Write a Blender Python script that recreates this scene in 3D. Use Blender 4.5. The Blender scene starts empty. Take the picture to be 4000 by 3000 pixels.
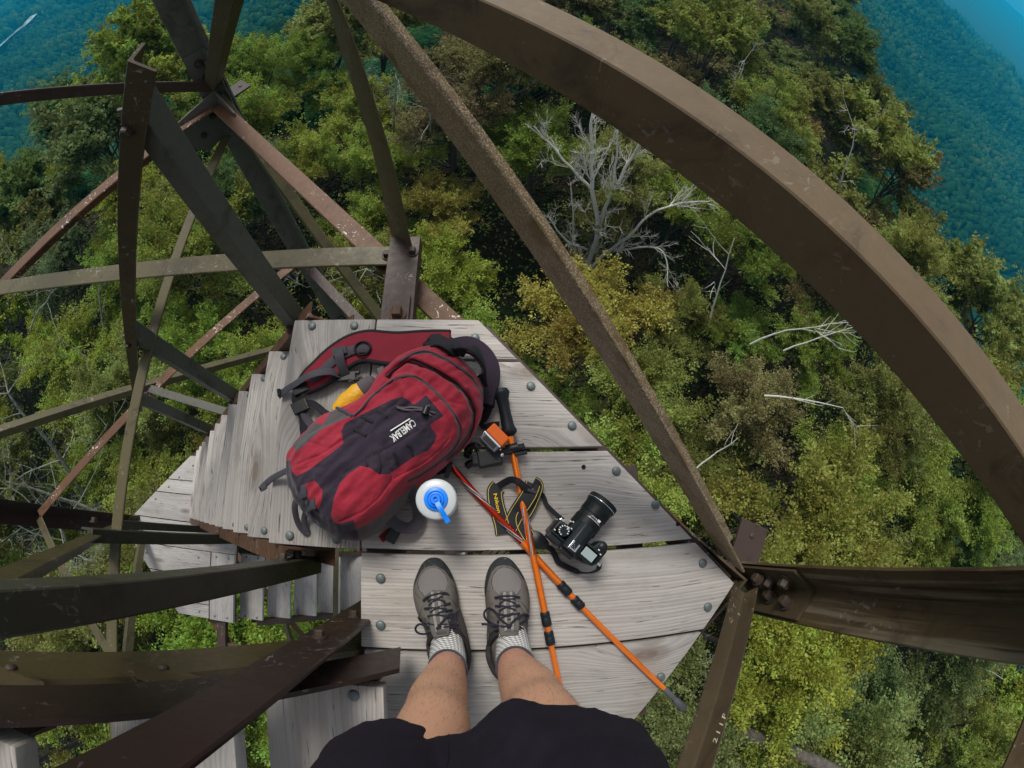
import bpy, bmesh, math, random
import numpy as np
from mathutils import Vector, Matrix, noise
from mathutils.bvhtree import BVHTree

random.seed(7)
RNG = np.random.default_rng(11)
scene = bpy.context.scene
COL = scene.collection
R2 = math.sqrt(.5)

# ---------------------------------------------------------------- lens
F, K, NX, NY, H = 1714., -0.053, 1860., 2058., 1.15
def rayc(px, py):
    dx, dy = px - 2000., py - 1500.
    r = math.hypot(dx, dy) + 1e-9
    t = r / F
    th = t + K * t ** 3
    s = math.sin(th) / r
    return np.array([dx * s, -dy * s, -math.cos(th)])
_n = rayc(NX, NY)
_Z = -_n
_X = np.array([.9965, -.0095, -.081]); _X -= _X.dot(_Z) * _Z; _X /= np.linalg.norm(_X)
_Y = np.cross(_Z, _X)
CM = np.array([_X, _Y, _Z])
def ray(px, py): return CM @ rayc(px, py)
def W(px, py, z=0.0):
    "the world point on the level z that the lens shows at a pixel of the 4000x3000 frame"
    d = ray(px, py)
    return Vector(d * ((z - H) / d[2]) + np.array([0, 0, H]))
def WP(px, py, axis, val):
    d = ray(px, py); o = np.array([0, 0, H]); n = np.array(axis, float)
    return Vector(d * ((val - o @ n) / (d @ n)) + o)
def proj(P):
    P = np.atleast_2d(np.asarray(P, float)) - np.array([0, 0, H])
    c = P @ CM
    th = np.arccos(np.clip(-c[:, 2] / np.linalg.norm(c, axis=1), -1, 1)); t = th.copy()
    for _ in range(25): t = t - (t + K * t ** 3 - th) / (1 + 3 * K * t * t)
    a = np.arctan2(-c[:, 1], c[:, 0])
    return np.c_[2000 + t * F * np.cos(a), 1500 + t * F * np.sin(a)]

# ---------------------------------------------------------------- scene graph helpers
WL = {}
def link(o): COL.objects.link(o); return o
def tag(o, label=None, cat=None, group=None, kind=None):
    if label: o['label'] = label
    if cat: o['category'] = cat
    if group: o['group'] = group
    if kind: o['kind'] = kind
    return o
def place(o, parent, loc):
    loc = Vector(loc)
    WL[o.name] = loc
    if parent is not None:
        o.parent = parent
        o.location = loc - WL[parent.name]
    else:
        o.location = loc
def thing(name, label, cat, loc, group=None):
    o = link(bpy.data.objects.new(name, None))
    o.empty_display_size = .1
    place(o, None, loc)
    return tag(o, label, cat, group)

class MB:
    def __init__(s): s.v = []; s.f = []; s.m = []
    def add(s, vs, fs, mi=0):
        b = len(s.v)
        s.v += [tuple(v) for v in vs]
        s.f += [tuple(b + i for i in f) for f in fs]
        s.m += [mi] * len(fs)
    def box(s, c, ax, ay, az, mi=0):
        "box centred at c with half-axes ax, ay, az"
        c = Vector(c); ax = Vector(ax); ay = Vector(ay); az = Vector(az)
        vs = [c + i * ax + j * ay + k * az for k in (-1, 1) for j in (-1, 1) for i in (-1, 1)]
        s.add(vs, [(0, 2, 3, 1), (4, 5, 7, 6), (0, 1, 5, 4), (2, 6, 7, 3), (0, 4, 6, 2), (1, 3, 7, 5)], mi)
    def prism(s, p0, p1, prof, U, V, mi=0):
        "closed profile (u,v) swept from p0 to p1"
        p0 = Vector(p0); p1 = Vector(p1); d = (p1 - p0).normalized()
        U = Vector(U); U = (U - d * U.dot(d)).normalized()
        V = Vector(V); V = (V - d * V.dot(d)); V = (V - U * V.dot(U)).normalized()
        n = len(prof)
        vs = [p + U * u + V * w for p in (p0, p1) for u, w in prof]
        flip = U.cross(V).dot(d) < 0
        fs = [(i, (i + 1) % n, n + (i + 1) % n, n + i) for i in range(n)] + [tuple(range(n - 1, -1, -1)), tuple(range(n, 2 * n))]
        if flip: fs = [f[::-1] for f in fs]
        s.add(vs, fs, mi)
    def angle(s, p0, p1, U, V, a=.07, b=.07, t=.008, mi=0):
        r = t * .9
        prof = [(0, r * .3), (r * .3, 0), (a - r * .5, 0), (a, r * .4), (a, t), (t + r, t), (t + r * .3, t + r * .3), (t, t + r), (t, b), (r * .4, b), (0, b - r * .5)]
        s.prism(p0, p1, prof, U, V, mi)
    def bar(s, p0, p1, U, V, a, b, mi=0):
        e = min(a, b) * .18
        prof = [(-a / 2 + e, -b / 2), (a / 2 - e, -b / 2), (a / 2, -b / 2 + e), (a / 2, b / 2 - e), (a / 2 - e, b / 2), (-a / 2 + e, b / 2), (-a / 2, b / 2 - e), (-a / 2, -b / 2 + e)]
        s.prism(p0, p1, prof, U, V, mi)
    def channel(s, p0, p1, U, V, h, w, t=.007, mi=0):
        "web along V height h, flanges along U"
        prof = [(0, 0), (w, 0), (w, t), (t * 1.8, t * 1.2), (t, t * 2.4), (t, h - t * 2.4), (t * 1.8, h - t * 1.2), (w, h - t), (w, h), (0, h)]
        s.prism(p0, p1, prof, U, V, mi)
    def tube(s, pts, rad, seg=8, mi=0, cap=True):
        pts = [Vector(p) for p in pts]; n = len(pts)
        rad = rad if isinstance(rad, (list, tuple)) else [rad] * n
        up = None; rings = []
        for i, p in enumerate(pts):
            d = (pts[min(i + 1, n - 1)] - pts[max(i - 1, 0)])
            if d.length < 1e-9: d = Vector((0, 0, 1))
            d.normalize()
            if up is None:
                up = Vector((0, 0, 1)) if abs(d.z) < .9 else Vector((1, 0, 0))
            u = (up - d * up.dot(d))
            if u.length < 1e-5: u = d.orthogonal()
            u.normalize(); up = u; w = d.cross(u)
            rings.append([p + (u * math.cos(a) + w * math.sin(a)) * rad[i] for a in [2 * math.pi * k / seg for k in range(seg)]])
        vs = [v for r in rings for v in r]
        fs = [(i * seg + k, i * seg + (k + 1) % seg, (i + 1) * seg + (k + 1) % seg, (i + 1) * seg + k) for i in range(n - 1) for k in range(seg)]
        if cap: fs += [tuple(range(seg - 1, -1, -1)), tuple(range((n - 1) * seg, n * seg))]
        s.add(vs, fs, mi)
    def ribbon(s, pts, wd, th, up, mi=0):
        "flat band: wd across, th thick, up = band normal (vector or list)"
        pts = [Vector(p) for p in pts]; n = len(pts)
        wd = wd if isinstance(wd, (list, tuple)) else [wd] * n
        ups = up if isinstance(up, list) else [up] * n
        vs = []
        for i, p in enumerate(pts):
            d = (pts[min(i + 1, n - 1)] - pts[max(i - 1, 0)]).normalized()
            u = Vector(ups[i]); u = u - d * u.dot(d)
            if u.length < 1e-4: u = d.orthogonal()
            u.normalize(); w = d.cross(u)
            a = wd[i] / 2; h = th / 2
            vs += [p + w * x + u * y for x, y in ((-a, -h * .4), (-a * .9, -h), (a * .9, -h), (a, -h * .4), (a, h * .4), (a * .9, h), (-a * .9, h), (-a, h * .4))]
        fs = [(i * 8 + k, i * 8 + (k + 1) % 8, i * 8 + 8 + (k + 1) % 8, i * 8 + 8 + k) for i in range(n - 1) for k in range(8)]
        fs += [tuple(range(7, -1, -1)), tuple(range((n - 1) * 8, n * 8))]
        s.add(vs, fs, mi)
    def lathe(s, o, axis, prof, seg=32, mi=0):
        "prof: (radius, height) from bottom to top"
        o = Vector(o); a = Vector(axis).normalized(); u = a.orthogonal().normalized(); w = a.cross(u)
        n = len(prof)
        vs = [o + a * h + (u * math.cos(t) + w * math.sin(t)) * r for r, h in prof for t in [2 * math.pi * k / seg for k in range(seg)]]
        fs = [(i * seg + k, i * seg + (k + 1) % seg, (i + 1) * seg + (k + 1) % seg, (i + 1) * seg + k) for i in range(n - 1) for k in range(seg)]
        fs += [tuple(range(seg - 1, -1, -1)), tuple(range((n - 1) * seg, n * seg))]
        s.add(vs, fs, mi)
    def dome(s, c, nrm, r, h, seg=14, mi=0):
        s.lathe(c, nrm, [(r, -.001), (r, h * .25), (r * .93, h * .5), (r * .7, h * .82), (r * .35, h * .97), (.0005, h)], seg, mi)
    def bolt(s, c, nrm, r, h, sides=6, mi=0):
        s.lathe(c, nrm, [(r * 1.35, 0), (r * 1.35, h * .22)], 16, mi)
        s.lathe(Vector(c) + Vector(nrm).normalized() * h * .22, nrm, [(r, 0), (r, h * .62), (r * .8, h * .78)], sides, mi)
    def build(s, name, mats, parent=None, loc=None, local=False, smooth=None, bevel=0., rotz=0., label=None):
        """links ONE mesh object. World coordinates unless local=True (then loc/rotz place it)."""
        if not isinstance(mats, (list, tuple)): mats = [mats]
        if loc is None: loc = WL[parent.name] if parent is not None else (0, 0, 0)
        loc = Vector(loc)
        me = bpy.data.meshes.new(name)
        vs = s.v if local else [(x - loc.x, y - loc.y, z - loc.z) for x, y, z in s.v]
        me.from_pydata(vs, [], s.f); me.validate()
        for m in mats: me.materials.append(m)
        if len(mats) > 1 and len(me.polygons) == len(s.m): me.polygons.foreach_set('material_index', s.m)
        if bevel or smooth is not None:
            bm = bmesh.new(); bm.from_mesh(me)
            bmesh.ops.remove_doubles(bm, verts=bm.verts, dist=1e-6)
            if bevel:
                es = [e for e in bm.edges if len(e.link_faces) == 2 and e.calc_face_angle(0) > .6]
                bmesh.ops.bevel(bm, geom=es, offset=bevel, segments=2, profile=.6, affect='EDGES', clamp_overlap=True)
            bmesh.ops.recalc_face_normals(bm, faces=bm.faces)
            bm.to_mesh(me); bm.free()
        if smooth is not None:
            me.polygons.foreach_set('use_smooth', [True] * len(me.polygons))
            if smooth < 180: me.set_sharp_from_angle(angle=math.radians(smooth))
        o = link(bpy.data.objects.new(name, me))
        place(o, parent, loc)
        o.rotation_euler.z = rotz
        if label: o['label'] = label
        return o

def catmull(pts, n=6):
    pts = [Vector(p) for p in pts]; out = []
    for i in range(len(pts) - 1):
        p0 = pts[max(i - 1, 0)]; p1 = pts[i]; p2 = pts[i + 1]; p3 = pts[min(i + 2, len(pts) - 1)]
        for k in range(n):
            t = k / n
            out.append(.5 * ((2 * p1) + (p2 - p0) * t + (2 * p0 - 5 * p1 + 4 * p2 - p3) * t * t + (3 * p1 - p0 - 3 * p2 + p3) * t ** 3))
    return out + [pts[-1]]
def np_mesh(name, V, Q, mat, attr=None, smooth=False):
    me = bpy.data.meshes.new(name)
    nv, nq, k = len(V), len(Q), Q.shape[1]
    me.vertices.add(nv); me.vertices.foreach_set('co', V.astype(np.float32).ravel())
    me.loops.add(nq * k); me.loops.foreach_set('vertex_index', Q.astype(np.int32).ravel())
    me.polygons.add(nq); me.polygons.foreach_set('loop_start', np.arange(0, nq * k, k, dtype=np.int32))
    me.polygons.foreach_set('loop_total', np.full(nq, k, dtype=np.int32))
    if smooth: me.polygons.foreach_set('use_smooth', np.ones(nq, dtype=bool))
    me.update(calc_edges=True)
    if attr is not None:
        for an, (dom, dat) in attr.items():
            a = me.attributes.new(an, 'FLOAT', dom); a.data.foreach_set('value', np.asarray(dat, np.float32))
    if mat: me.materials.append(mat)
    return me

# ---------------------------------------------------------------- materials
class MT:
    def __init__(s, name):
        s.m = bpy.data.materials.new(name); s.m.use_nodes = True
        s.nt = s.m.node_tree; s.b = s.nt.nodes['Principled BSDF']; s.out = s.nt.nodes['Material Output']
    def n(s, t, **kw):
        nd = s.nt.nodes.new(t)
        for k, v in kw.items():
            if k.startswith('_'): setattr(nd, k[1:], v)
        for k, v in kw.items():
            if k.startswith('_'): continue
            key = int(k[1:]) if k[0] == 'i' and k[1:].isdigit() else k.replace('__', ' ')
            sk = nd.inputs[key]
            if hasattr(v, 'is_output'): s.nt.links.new(v, sk)
            elif isinstance(v, (tuple, list)) and len(v) == 3 and sk.type == 'RGBA': sk.default_value = (*v, 1)
            else: sk.default_value = v
        return nd
    def set(s, **kw):
        for k, v in kw.items():
            sk = s.b.inputs[k.replace('__', ' ')]
            if hasattr(v, 'is_output'): s.nt.links.new(v, sk)
            elif isinstance(v, (tuple, list)) and len(v) == 3 and sk.type == 'RGBA': sk.default_value = (*v, 1)
            else: sk.default_value = v
        return s
    def coord(s, which='Object'): return s.n('ShaderNodeTexCoord').outputs[which]
    def mapping(s, co, scale=(1, 1, 1), loc=(0, 0, 0)):
        nd = s.n('ShaderNodeMapping', Vector=co); nd.inputs['Scale'].default_value = scale
        if hasattr(loc, 'is_output'): s.nt.links.new(loc, nd.inputs['Location'])
        else: nd.inputs['Location'].default_value = loc
        return nd.outputs[0]
    def noise(s, co, scale=5, detail=4, rough=.55, dist=0.):
        return s.n('ShaderNodeTexNoise', Vector=co, Scale=scale, Detail=detail, Roughness=rough, Distortion=dist).outputs['Fac']
    def ramp(s, fac, *stops):
        nd = s.n('ShaderNodeValToRGB', Fac=fac); e = nd.color_ramp.elements
        while len(e) < len(stops): e.new(.5)
        for el, (p, c) in zip(e, stops):
            el.position = p; el.color = (*c, 1) if isinstance(c, (tuple, list)) else (c, c, c, 1)
        return nd.outputs['Color']
    def mix(s, fac, a, b, mode='MIX'):
        nd = s.nt.nodes.new('ShaderNodeMix'); nd.data_type = 'RGBA'; nd.blend_type = mode
        for k, v in ((0, fac), (6, a), (7, b)):
            if hasattr(v, 'is_output'): s.nt.links.new(v, nd.inputs[k])
            elif isinstance(v, (tuple, list)): nd.inputs[k].default_value = (*v, 1) if len(v) == 3 else v
            else: nd.inputs[k].default_value = v if k == 0 else (v, v, v, 1)
        return nd.outputs[2]
    def math(s, op, a, b=0., c=0.):
        nd = s.nt.nodes.new('ShaderNodeMath'); nd.operation = op
        for k, v in enumerate((a, b, c)):
            if hasattr(v, 'is_output'): s.nt.links.new(v, nd.inputs[k])
            else: nd.inputs[k].default_value = v
        return nd.outputs[0]
    def step(s, v, lo, hi):
        nd = s.n('ShaderNodeMapRange', Value=v); nd.interpolation_type = 'SMOOTHSTEP'
        nd.inputs['From Min'].default_value = lo; nd.inputs['From Max'].default_value = hi
        return nd.outputs[0]
    def bump(s, h, strength=.3, dist=.01):
        s.set(Normal=s.n('ShaderNodeBump', Height=h, Strength=strength, Distance=dist).outputs[0])
    def attr(s, name): return s.n('ShaderNodeAttribute', _attribute_name=name).outputs['Fac']

def plain(name, col, rough=.6, spec=.4, metal=0., var=.25, scale=40., bump=0.):
    t = MT(name); co = t.coord()
    n = t.noise(co, scale, 5, .6)
    c = t.mix(n, tuple(x * (1 - var) for x in col), tuple(min(1, x * (1 + var)) for x in col))
    t.set(Base__Color=c, Roughness=rough, Specular__IOR__Level=spec, Metallic=metal)
    if bump: t.bump(n, bump, .003)
    return t.m

def steel(name, c1, c2, rust=(.075, .028, .012), rough=.5, fleck=0., speck=0., rustamt=.5, streak=0.):
    t = MT(name); co = t.coord()
    big = t.noise(co, 2.3, 6, .6, .4); fine = t.noise(co, 45, 8, .7)
    c = t.mix(big, c1, c2)
    c = t.mix(t.math('MULTIPLY', t.step(t.noise(co, 4.5, 9, .68, .6), .52, .72), rustamt), c, rust)
    c = t.mix(t.math('MULTIPLY', fine, .55), c, t.mix(.6, c, (.012, .01, .009)))
    if streak:
        s1 = t.noise(t.mapping(co, (26, 26, 1.1)), 1., 4, .6, .3); s2 = t.noise(t.mapping(co, (60, 60, 2.5)), 1., 4, .6)
        c = t.mix(t.math('MULTIPLY', t.step(s1, .48, .62), streak), c, (.15, .125, .085)); c = t.mix(t.math('MULTIPLY', t.step(s2, .50, .68), streak), c, (.018, .011, .006))
    stain = t.math('MULTIPLY', t.step(t.noise(co, 7., 8, .72, 1.), .50, .66), .45)
    c = t.mix(stain, c, (.014, .010, .008))
    c = t.mix(t.math('MULTIPLY', t.step(t.noise(co, 22., 6, .7), .58, .70), rustamt * .6), c, rust)
    # small chips, scratches and droppings of light paint
    chips = t.step(t.noise(co, 75, 4, .6, 1.2), .735, .75)
    c = t.mix(t.math('MULTIPLY', chips, .35), c, (.42, .38, .33))
    if fleck:
        f = t.math('MULTIPLY', t.step(t.noise(co, 38, 5, .65, 1.6), .60, .63), t.step(t.noise(co, 5., 3), .50, .60))
        c = t.mix(t.math('MULTIPLY', f, fleck), c, (.62, .58, .52))
    if speck:
        g = t.noise(co, 300, 6, .8)
        lf = t.noise(co, 13, 4, .7)
        f = t.math('MULTIPLY', t.step(g, .47, .60), t.step(lf, .30, .52))
        c = t.mix(t.math('MULTIPLY', f, speck), c, (.62, .53, .38))
    r = t.math('ADD', t.math('MULTIPLY', fine, .35), rough - .17)
    t.set(Base__Color=c, Roughness=r, Specular__IOR__Level=.28)
    t.bump(t.math('ADD', t.math('MULTIPLY', fine, .5), t.math('MULTIPLY', big, .5)), .25, .004)
    return t.m

def wood(name, tint=(1, 1, 1), dark=.55):
    "weathered boards, grain along local X; every board gets its own offset"
    t = MT(name); co = t.coord()
    rnd = t.n('ShaderNodeObjectInfo').outputs['Random']
    off = t.n('ShaderNodeCombineXYZ', X=t.math('MULTIPLY', rnd, 37.), Y=t.math('MULTIPLY', rnd, 11.3), Z=t.math('MULTIPLY', rnd, 5.)).outputs[0]
    p = t.mapping(co, loc=off)
    # knots bend the grain round them
    kv = t.n('ShaderNodeTexVoronoi', _voronoi_dimensions='2D', Vector=t.mapping(p, (1.7, 4.6, .001)), Scale=1.); kd = kv.outputs['Distance']; kr = t.n('ShaderNodeSeparateColor', Color=kv.outputs['Color']).outputs[0]
    kon = t.step(kr, .55, .57)
    bend = t.math('MULTIPLY', t.math('MULTIPLY', t.step(kd, .42, .02), kon), .05)
    px = t.n('ShaderNodeSeparateXYZ', Vector=p)
    warp = t.noise(t.mapping(p, (1.6, 5, 1)), 1., 3, .5)
    y = t.math('ADD', t.math('ADD', px.outputs['Y'], bend), t.math('MULTIPLY', warp, .055))
    q = t.n('ShaderNodeCombineXYZ', X=px.outputs['X'], Y=y, Z=px.outputs['Z']).outputs[0]
    ring = t.math('SINE', t.math('MULTIPLY', y, 620.))
    ring = t.math('ADD', t.math('MULTIPLY', ring, .5), .5)
    fib = t.noise(t.mapping(q, (5, 240, 60)), 1., 5, .65)
    streak = t.noise(t.mapping(q, (.7, 70, 8)), 1., 5, .62)
    blot = t.noise(p, 3.2, 5, .6, .3)
    c = t.ramp(streak, (.25, (.285, .26, .235)), (.5, (.375, .353, .328)), (.75, (.445, .43, .408)))
    c = t.mix(t.math('MULTIPLY', t.math('MULTIPLY', t.step(ring, .5, 1.), t.step(t.noise(t.mapping(q, (1.1, 9, 4)), 1., 3), .32, .6)), .28), c, (.15, .125, .105))
    c = t.mix(t.math('MULTIPLY', t.step(fib, .5, .75), .38), c, (.14, .12, .105))
    c = t.mix(t.math('MULTIPLY', t.step(blot, .5, .75), .35), c, (.30, .255, .20))
    crack = t.math('MULTIPLY', t.step(t.noise(t.mapping(q, (9., 190, 40)), 1., 3, .55), .645, .685), .8)
    c = t.mix(crack, c, (.045, .038, .032))
    core = t.math('MULTIPLY', t.step(kd, .085, .045), kon)
    rim = t.math('MULTIPLY', t.math('MULTIPLY', t.step(kd, .15, .08), t.math('SUBTRACT', 1., core)), kon)
    c = t.mix(t.math('MULTIPLY', rim, .45), c, (.12, .09, .07))
    c = t.mix(t.math('MULTIPLY', core, .8), c, t.mix(t.noise(p, 60, 3), (.10, .075, .06), (.22, .17, .13)))
    grime = t.math('MULTIPLY', t.step(t.noise(t.mapping(p, (.6, 1.6, 1)), 5, 6, .7), .48, .70), .34)
    c = t.mix(grime, c, (.13, .125, .11))
    tone = t.math('ADD', t.math('MULTIPLY', rnd, .32), .82)
    tn = t.n('ShaderNodeCombineColor', Red=t.math('MULTIPLY', tone, tint[0]), Green=t.math('MULTIPLY', tone, tint[1]), Blue=t.math('MULTIPLY', tone, tint[2])).outputs[0]
    c = t.mix(1., c, tn, 'MULTIPLY')
    t.set(Base__Color=c, Roughness=.82, Specular__IOR__Level=.25)
    h = t.math('SUBTRACT', t.math('MULTIPLY', fib, .6), t.math('ADD', t.math('MULTIPLY', ring, .35), t.math('MULTIPLY', crack, 1.)))
    t.bump(h, .5, .0025)
    return t.m

def cloth(name, col, rough=.8, scale=420., var=.18, sheen=.03):
    t = MT(name); co = t.coord()
    wv = t.math('MULTIPLY', t.math('SINE', t.math('MULTIPLY', t.n('ShaderNodeSeparateXYZ', Vector=co).outputs['X'], scale * 5)), t.math('SINE', t.math('MULTIPLY', t.n('ShaderNodeSeparateXYZ', Vector=co).outputs['Y'], scale * 5)))
    n = t.noise(co, 30, 5, .6)
    c = t.mix(n, tuple(x * (1 - var) for x in col), tuple(x * (1 + var) for x in col))
    t.set(Base__Color=c, Roughness=rough, Specular__IOR__Level=.2, Sheen__Weight=sheen)
    t.bump(t.math('ADD', t.math('MULTIPLY', wv, .2), n), .25, .002)
    return t.m

M = {}
M['wood'] = wood('weathered_wood')
M['wood_low'] = wood('weathered_wood_pale', (1.0, 1.02, 1.05))
M['steel'] = steel('steel_brown', (.048, .036, .019), (.074, .054, .029), rough=.48, fleck=.3)
M['leg'] = steel('steel_streaked', (.055, .038, .018), (.085, .06, .03), rough=.38, fleck=.15, streak=.8)
M['rail'] = steel('steel_guard_rail', (.112, .078, .040), (.142, .098, .050), rough=.55, rust=(.10, .05, .03), fleck=.12, rustamt=.4)
M['olive'] = steel('steel_olive', (.080, .070, .032), (.112, .096, .043), rough=.5, rust=(.09, .06, .03), fleck=.2, rustamt=.3)
M['grey'] = steel('steel_grey_green', (.085, .090, .074), (.118, .118, .096), rough=.48, rust=(.06, .05, .035), fleck=.12, rustamt=.3)
M['purple'] = steel('steel_purple_brown', (.040, .027, .022), (.064, .041, .032), rough=.5, fleck=.3)
M['rust'] = steel('steel_rusty', (.12, .058, .026), (.075, .038, .025), rough=.6, rust=(.20, .085, .03), fleck=.3, rustamt=.8)
M['fleck'] = steel('steel_flecked', (.15, .070, .028), (.088, .046, .028), rough=.55, rust=(.17, .08, .03), fleck=1., rustamt=.6)
M['speck'] = steel('steel_speckled', (.14, .094, .042), (.175, .118, .055), rough=.5, rust=(.07, .035, .02), speck=.55, fleck=.2)
M['grey_shade'] = steel('steel_grey_shaded', (.036, .036, .026), (.055, .052, .038), rough=.45, rust=(.05, .035, .02), fleck=.1, rustamt=.3)  # near stair posts: shade painted in as a darker grey
M['olive_shade'] = steel('steel_olive_shaded', (.050, .038, .015), (.07, .054, .024), rough=.45, rust=(.05, .03, .015), fleck=.2, rustamt=.3)  # near rail and rising stringer: shade painted in as a darker olive
M['dark'] = steel('steel_dark', (.018, .011, .010), (.032, .018, .014), rough=.42, rust=(.045, .017, .010), fleck=.15, rustamt=.6)  # dark steel, deepened to paint in the weak sky light by the stairs
M['galv'] = plain('galvanised_bolt', (.115, .14, .14), .5, .5, .35, .25, 90., .2)
M['boltrust'] = plain('bolt_rusty', (.038, .025, .016), .6, .4, 0., .4, 80., .3)
# ================================================================ the lookout tower
CT = Vector((-1.38, -.21, 0))
NA, NB, NC, ND = Vector((.82, -.21, 0)), Vector((-1.38, 1.97, 0)), Vector((-3.57, -.21, 0)), Vector((-1.38, -2.39, 0))
def at(p, z): return Vector((p.x, p.y, z))
GZ = -15.5
tower = thing('lookout_tower', 'rusty brown steel lookout tower with weathered plank landing and stairs', 'lookout tower', (CT.x, CT.y, GZ))
UPZ = Vector((0, 0, 1))

def bolt1(c, nrm, r, h, parent, sides=6, mat='boltrust'):
    b = MB(); b.bolt(c, nrm, r, h, sides); return b.build('bolt', M[mat], parent, smooth=35)
LEGMAT = {'A': 'leg', 'B': 'grey', 'C': 'dark', 'D': 'steel'}
for nm, P in (('A', NA), ('B', NB), ('C', NC), ('D', ND)):
    o = (P - CT).normalized()
    t = Vector((-o.y, o.x, 0))
    u = (-o + t).normalized(); v = (-o - t).normalized()
    if nm == 'A': P = P + Vector((0, -.026, 0))
    lw = .118 if nm == 'A' else .135
    m = MB(); m.angle(at(P + o * .085, GZ - .3), at(P + o * .085, 4.2), u, v, lw, lw, .012)
    leg = m.build('leg', M[LEGMAT[nm]], tower, smooth=35)
    for z in (-2.92, 0.):
        s = MB(); hp = P + o * .066
        s.angle(at(hp, z - .18), at(hp, z + .16), u, v, lw - .017, lw - .017, .011)
        sp = s.build('splice_plate', M['steel' if nm != 'B' else 'grey'], leg, smooth=35)
        for du, nn in ((u, v), (v, u)):
            for dz in (.01, .095):
                bolt1(at(hp + du * (.062 if dz > .05 else .052), z + dz) + nn * .011, nn, .0165, .030, leg)
        if nm == 'A' and z > -1:
            b = MB(); b.tube([at(hp + u * .02 + v * .035, z - .02), at(hp + u * .078 + v * .035, z - .005)], .010, 8); b.build('bolt', M['boltrust'], leg, smooth=35)
            bolt1(at(hp + u * .075 + v * .035, z - .005), u, .015, .022, leg)

def girt(p, q, z, mat, name='girt', a=.075, b=.075, inset=.0, lbl=None):
    d = (q - p).normalized(); inn = CT - (p + q) / 2; inn.z = 0; inn.normalize()
    m = MB(); m.angle(at(p + d * .06 + inn * inset, z), at(q - d * .06 + inn * inset, z), inn, -UPZ, a, b, .008)
    return m.build(name, M[mat], tower, smooth=35, label=lbl)
def brace(p, q, mat, a=.07, b=.055, name='brace', off=.02, lbl=None, flip=1):
    mid = (p + q) / 2; inn = CT - mid; inn.z = 0; inn.normalize()
    d = (q - p).normalized(); side = d.cross(inn).normalized() * flip
    m = MB(); m.angle(p - side * a / 2 + inn * off, q - side * a / 2 + inn * off, side, -inn, a, b, .007)
    return m.build(name, M[mat], tower, smooth=35, label=lbl)
mAB, mBC, mCD, mAD = (NA + NB) / 2, (NB + NC) / 2, (NC + ND) / 2, (NA + ND) / 2
LV = [-.12, -1.58, -3.04, -4.5, -5.96, -7.42, -8.88, -10.34, -11.8]
for k, z in enumerate(LV):
    girt(NA, NB, z, 'fleck' if k == 0 else 'purple', lbl='rusty girt dotted with white paint flecks' if k == 0 else None)
    girt(NB, NC, z, 'fleck' if k in (0, 1) else 'rust')
    girt(NC, ND, z, 'olive' if k == 1 else 'rust')
    girt(ND, NA, z, 'purple' if k == 0 else 'steel')
for k in range(0, 8, 2):
    z0, z1 = LV[k], LV[k + 2]
    brace(at(NB, z0), at(NA, z1), 'olive')
    brace(at(NC, z0), at(NB, z1), 'olive')
    brace(at(ND, z0), at(NC, z1), 'olive')
    brace(at(NA, z0), at(ND, z1), 'olive')
    # struts joining the mid points of the faces and the joists under each landing
    m = MB(); m.angle((mAB.x + .03, mAB.y + .03, z0 + .035), (mBC.x - .03, mBC.y + .03, z0 + .035), (0, -1, 0), -UPZ, .078, .06, .007)
    m.build('strut', M['olive'], tower, smooth=35, label='olive flat-topped strut with a bolt at its end' if k == 0 else None)
    m = MB(); m.angle((mAD.x, mAD.y - .03, z0 + .035), (mCD.x, mCD.y - .03, z0 + .035), (0, 1, 0), -UPZ, .06, .06, .007)
    m.build('strut', M['olive'], tower, smooth=35)
    for x in (-.245, -2.50):
        zz = z0 if (x > -1) == (k % 4 == 0) else z0 - .03
        m = MB(); m.channel((x + .048, mAB.y + .04, zz + .07), (x + .048, mAD.y - .04, zz + .07), (0, 0, -1), (-1, 0, 0), .096, .06)
        m.build('joist', M['purple'], tower, smooth=35)
    m = MB(); m.angle((NB.x - .03, NB.y - .1, z0 - .18), (ND.x - .03, ND.y + .1, z0 - .18), (1, 0, 0), -UPZ, .055, .06, .007)
    m.build('strut', M['olive'], tower, smooth=35)
# level struts of the half panels
m = MB(); m.angle((mBC.x, mBC.y, -1.55), (mBC.x + 1.25, mBC.y - .25, -1.70), (0, -1, 0), -UPZ, .06, .06, .007); m.build('strut', M['grey'], tower, smooth=35)

# inverted V braces above the deck and the flat hangers
brace(at(NA.lerp(mAB, .075), .0), at(mAB, .885), 'speck', .118, .06, off=.03, lbl='brown brace speckled with pale grains')
brace(at(NB, -.03), at(mAB, 1.16), 'steel', .07, .06, off=.03, flip=-1)
brace(at(NB, -.03), at(mBC, 1.02), 'purple', .06, .055, off=.03)
brace(at(NC, -.03), at(mBC, 1.02), 'purple', .06, .055, off=.03)
inn_ = CT - mAD; inn_.z = 0; inn_.normalize(); c0_ = WP(2904, 2386, (1, -1, 0), 1.02); c1_ = WP(2729, 3000, (1, -1, 0), 1.02); dd_ = (c1_ - c0_).normalized(); p0_ = c0_ - dd_ * .05; p1_ = c0_ + dd_ * 1.75; up_ = UPZ - dd_ * dd_.z
m = MB(); m.angle(p0_ + inn_ * .012, p1_ + inn_ * .012, up_, inn_, .056, .052, .007); ba = m.build('brace', M['steel'], tower, smooth=35, label='brown angle brace with a stamped part number')
brace(at(ND, -.02), at(mAD, .92), 'steel', .07, .055, off=.02)
d45 = Vector((-R2, R2, 0)); n45 = Vector((R2, R2, 0))
m = MB()
hang = [(mAB + d45 * dd + n45 * nn, z, tw) for dd, nn, z, tw in ((-.005, .03, -.14, .15), (.01, .035, .03, .1), (.04, .05, .30, 0), (.10, .05, .62, -.1), (.13, .04, .80, -.45), (.13, 0, .93, -.9), (.13, 0, 1.2, -1.1))]
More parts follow.
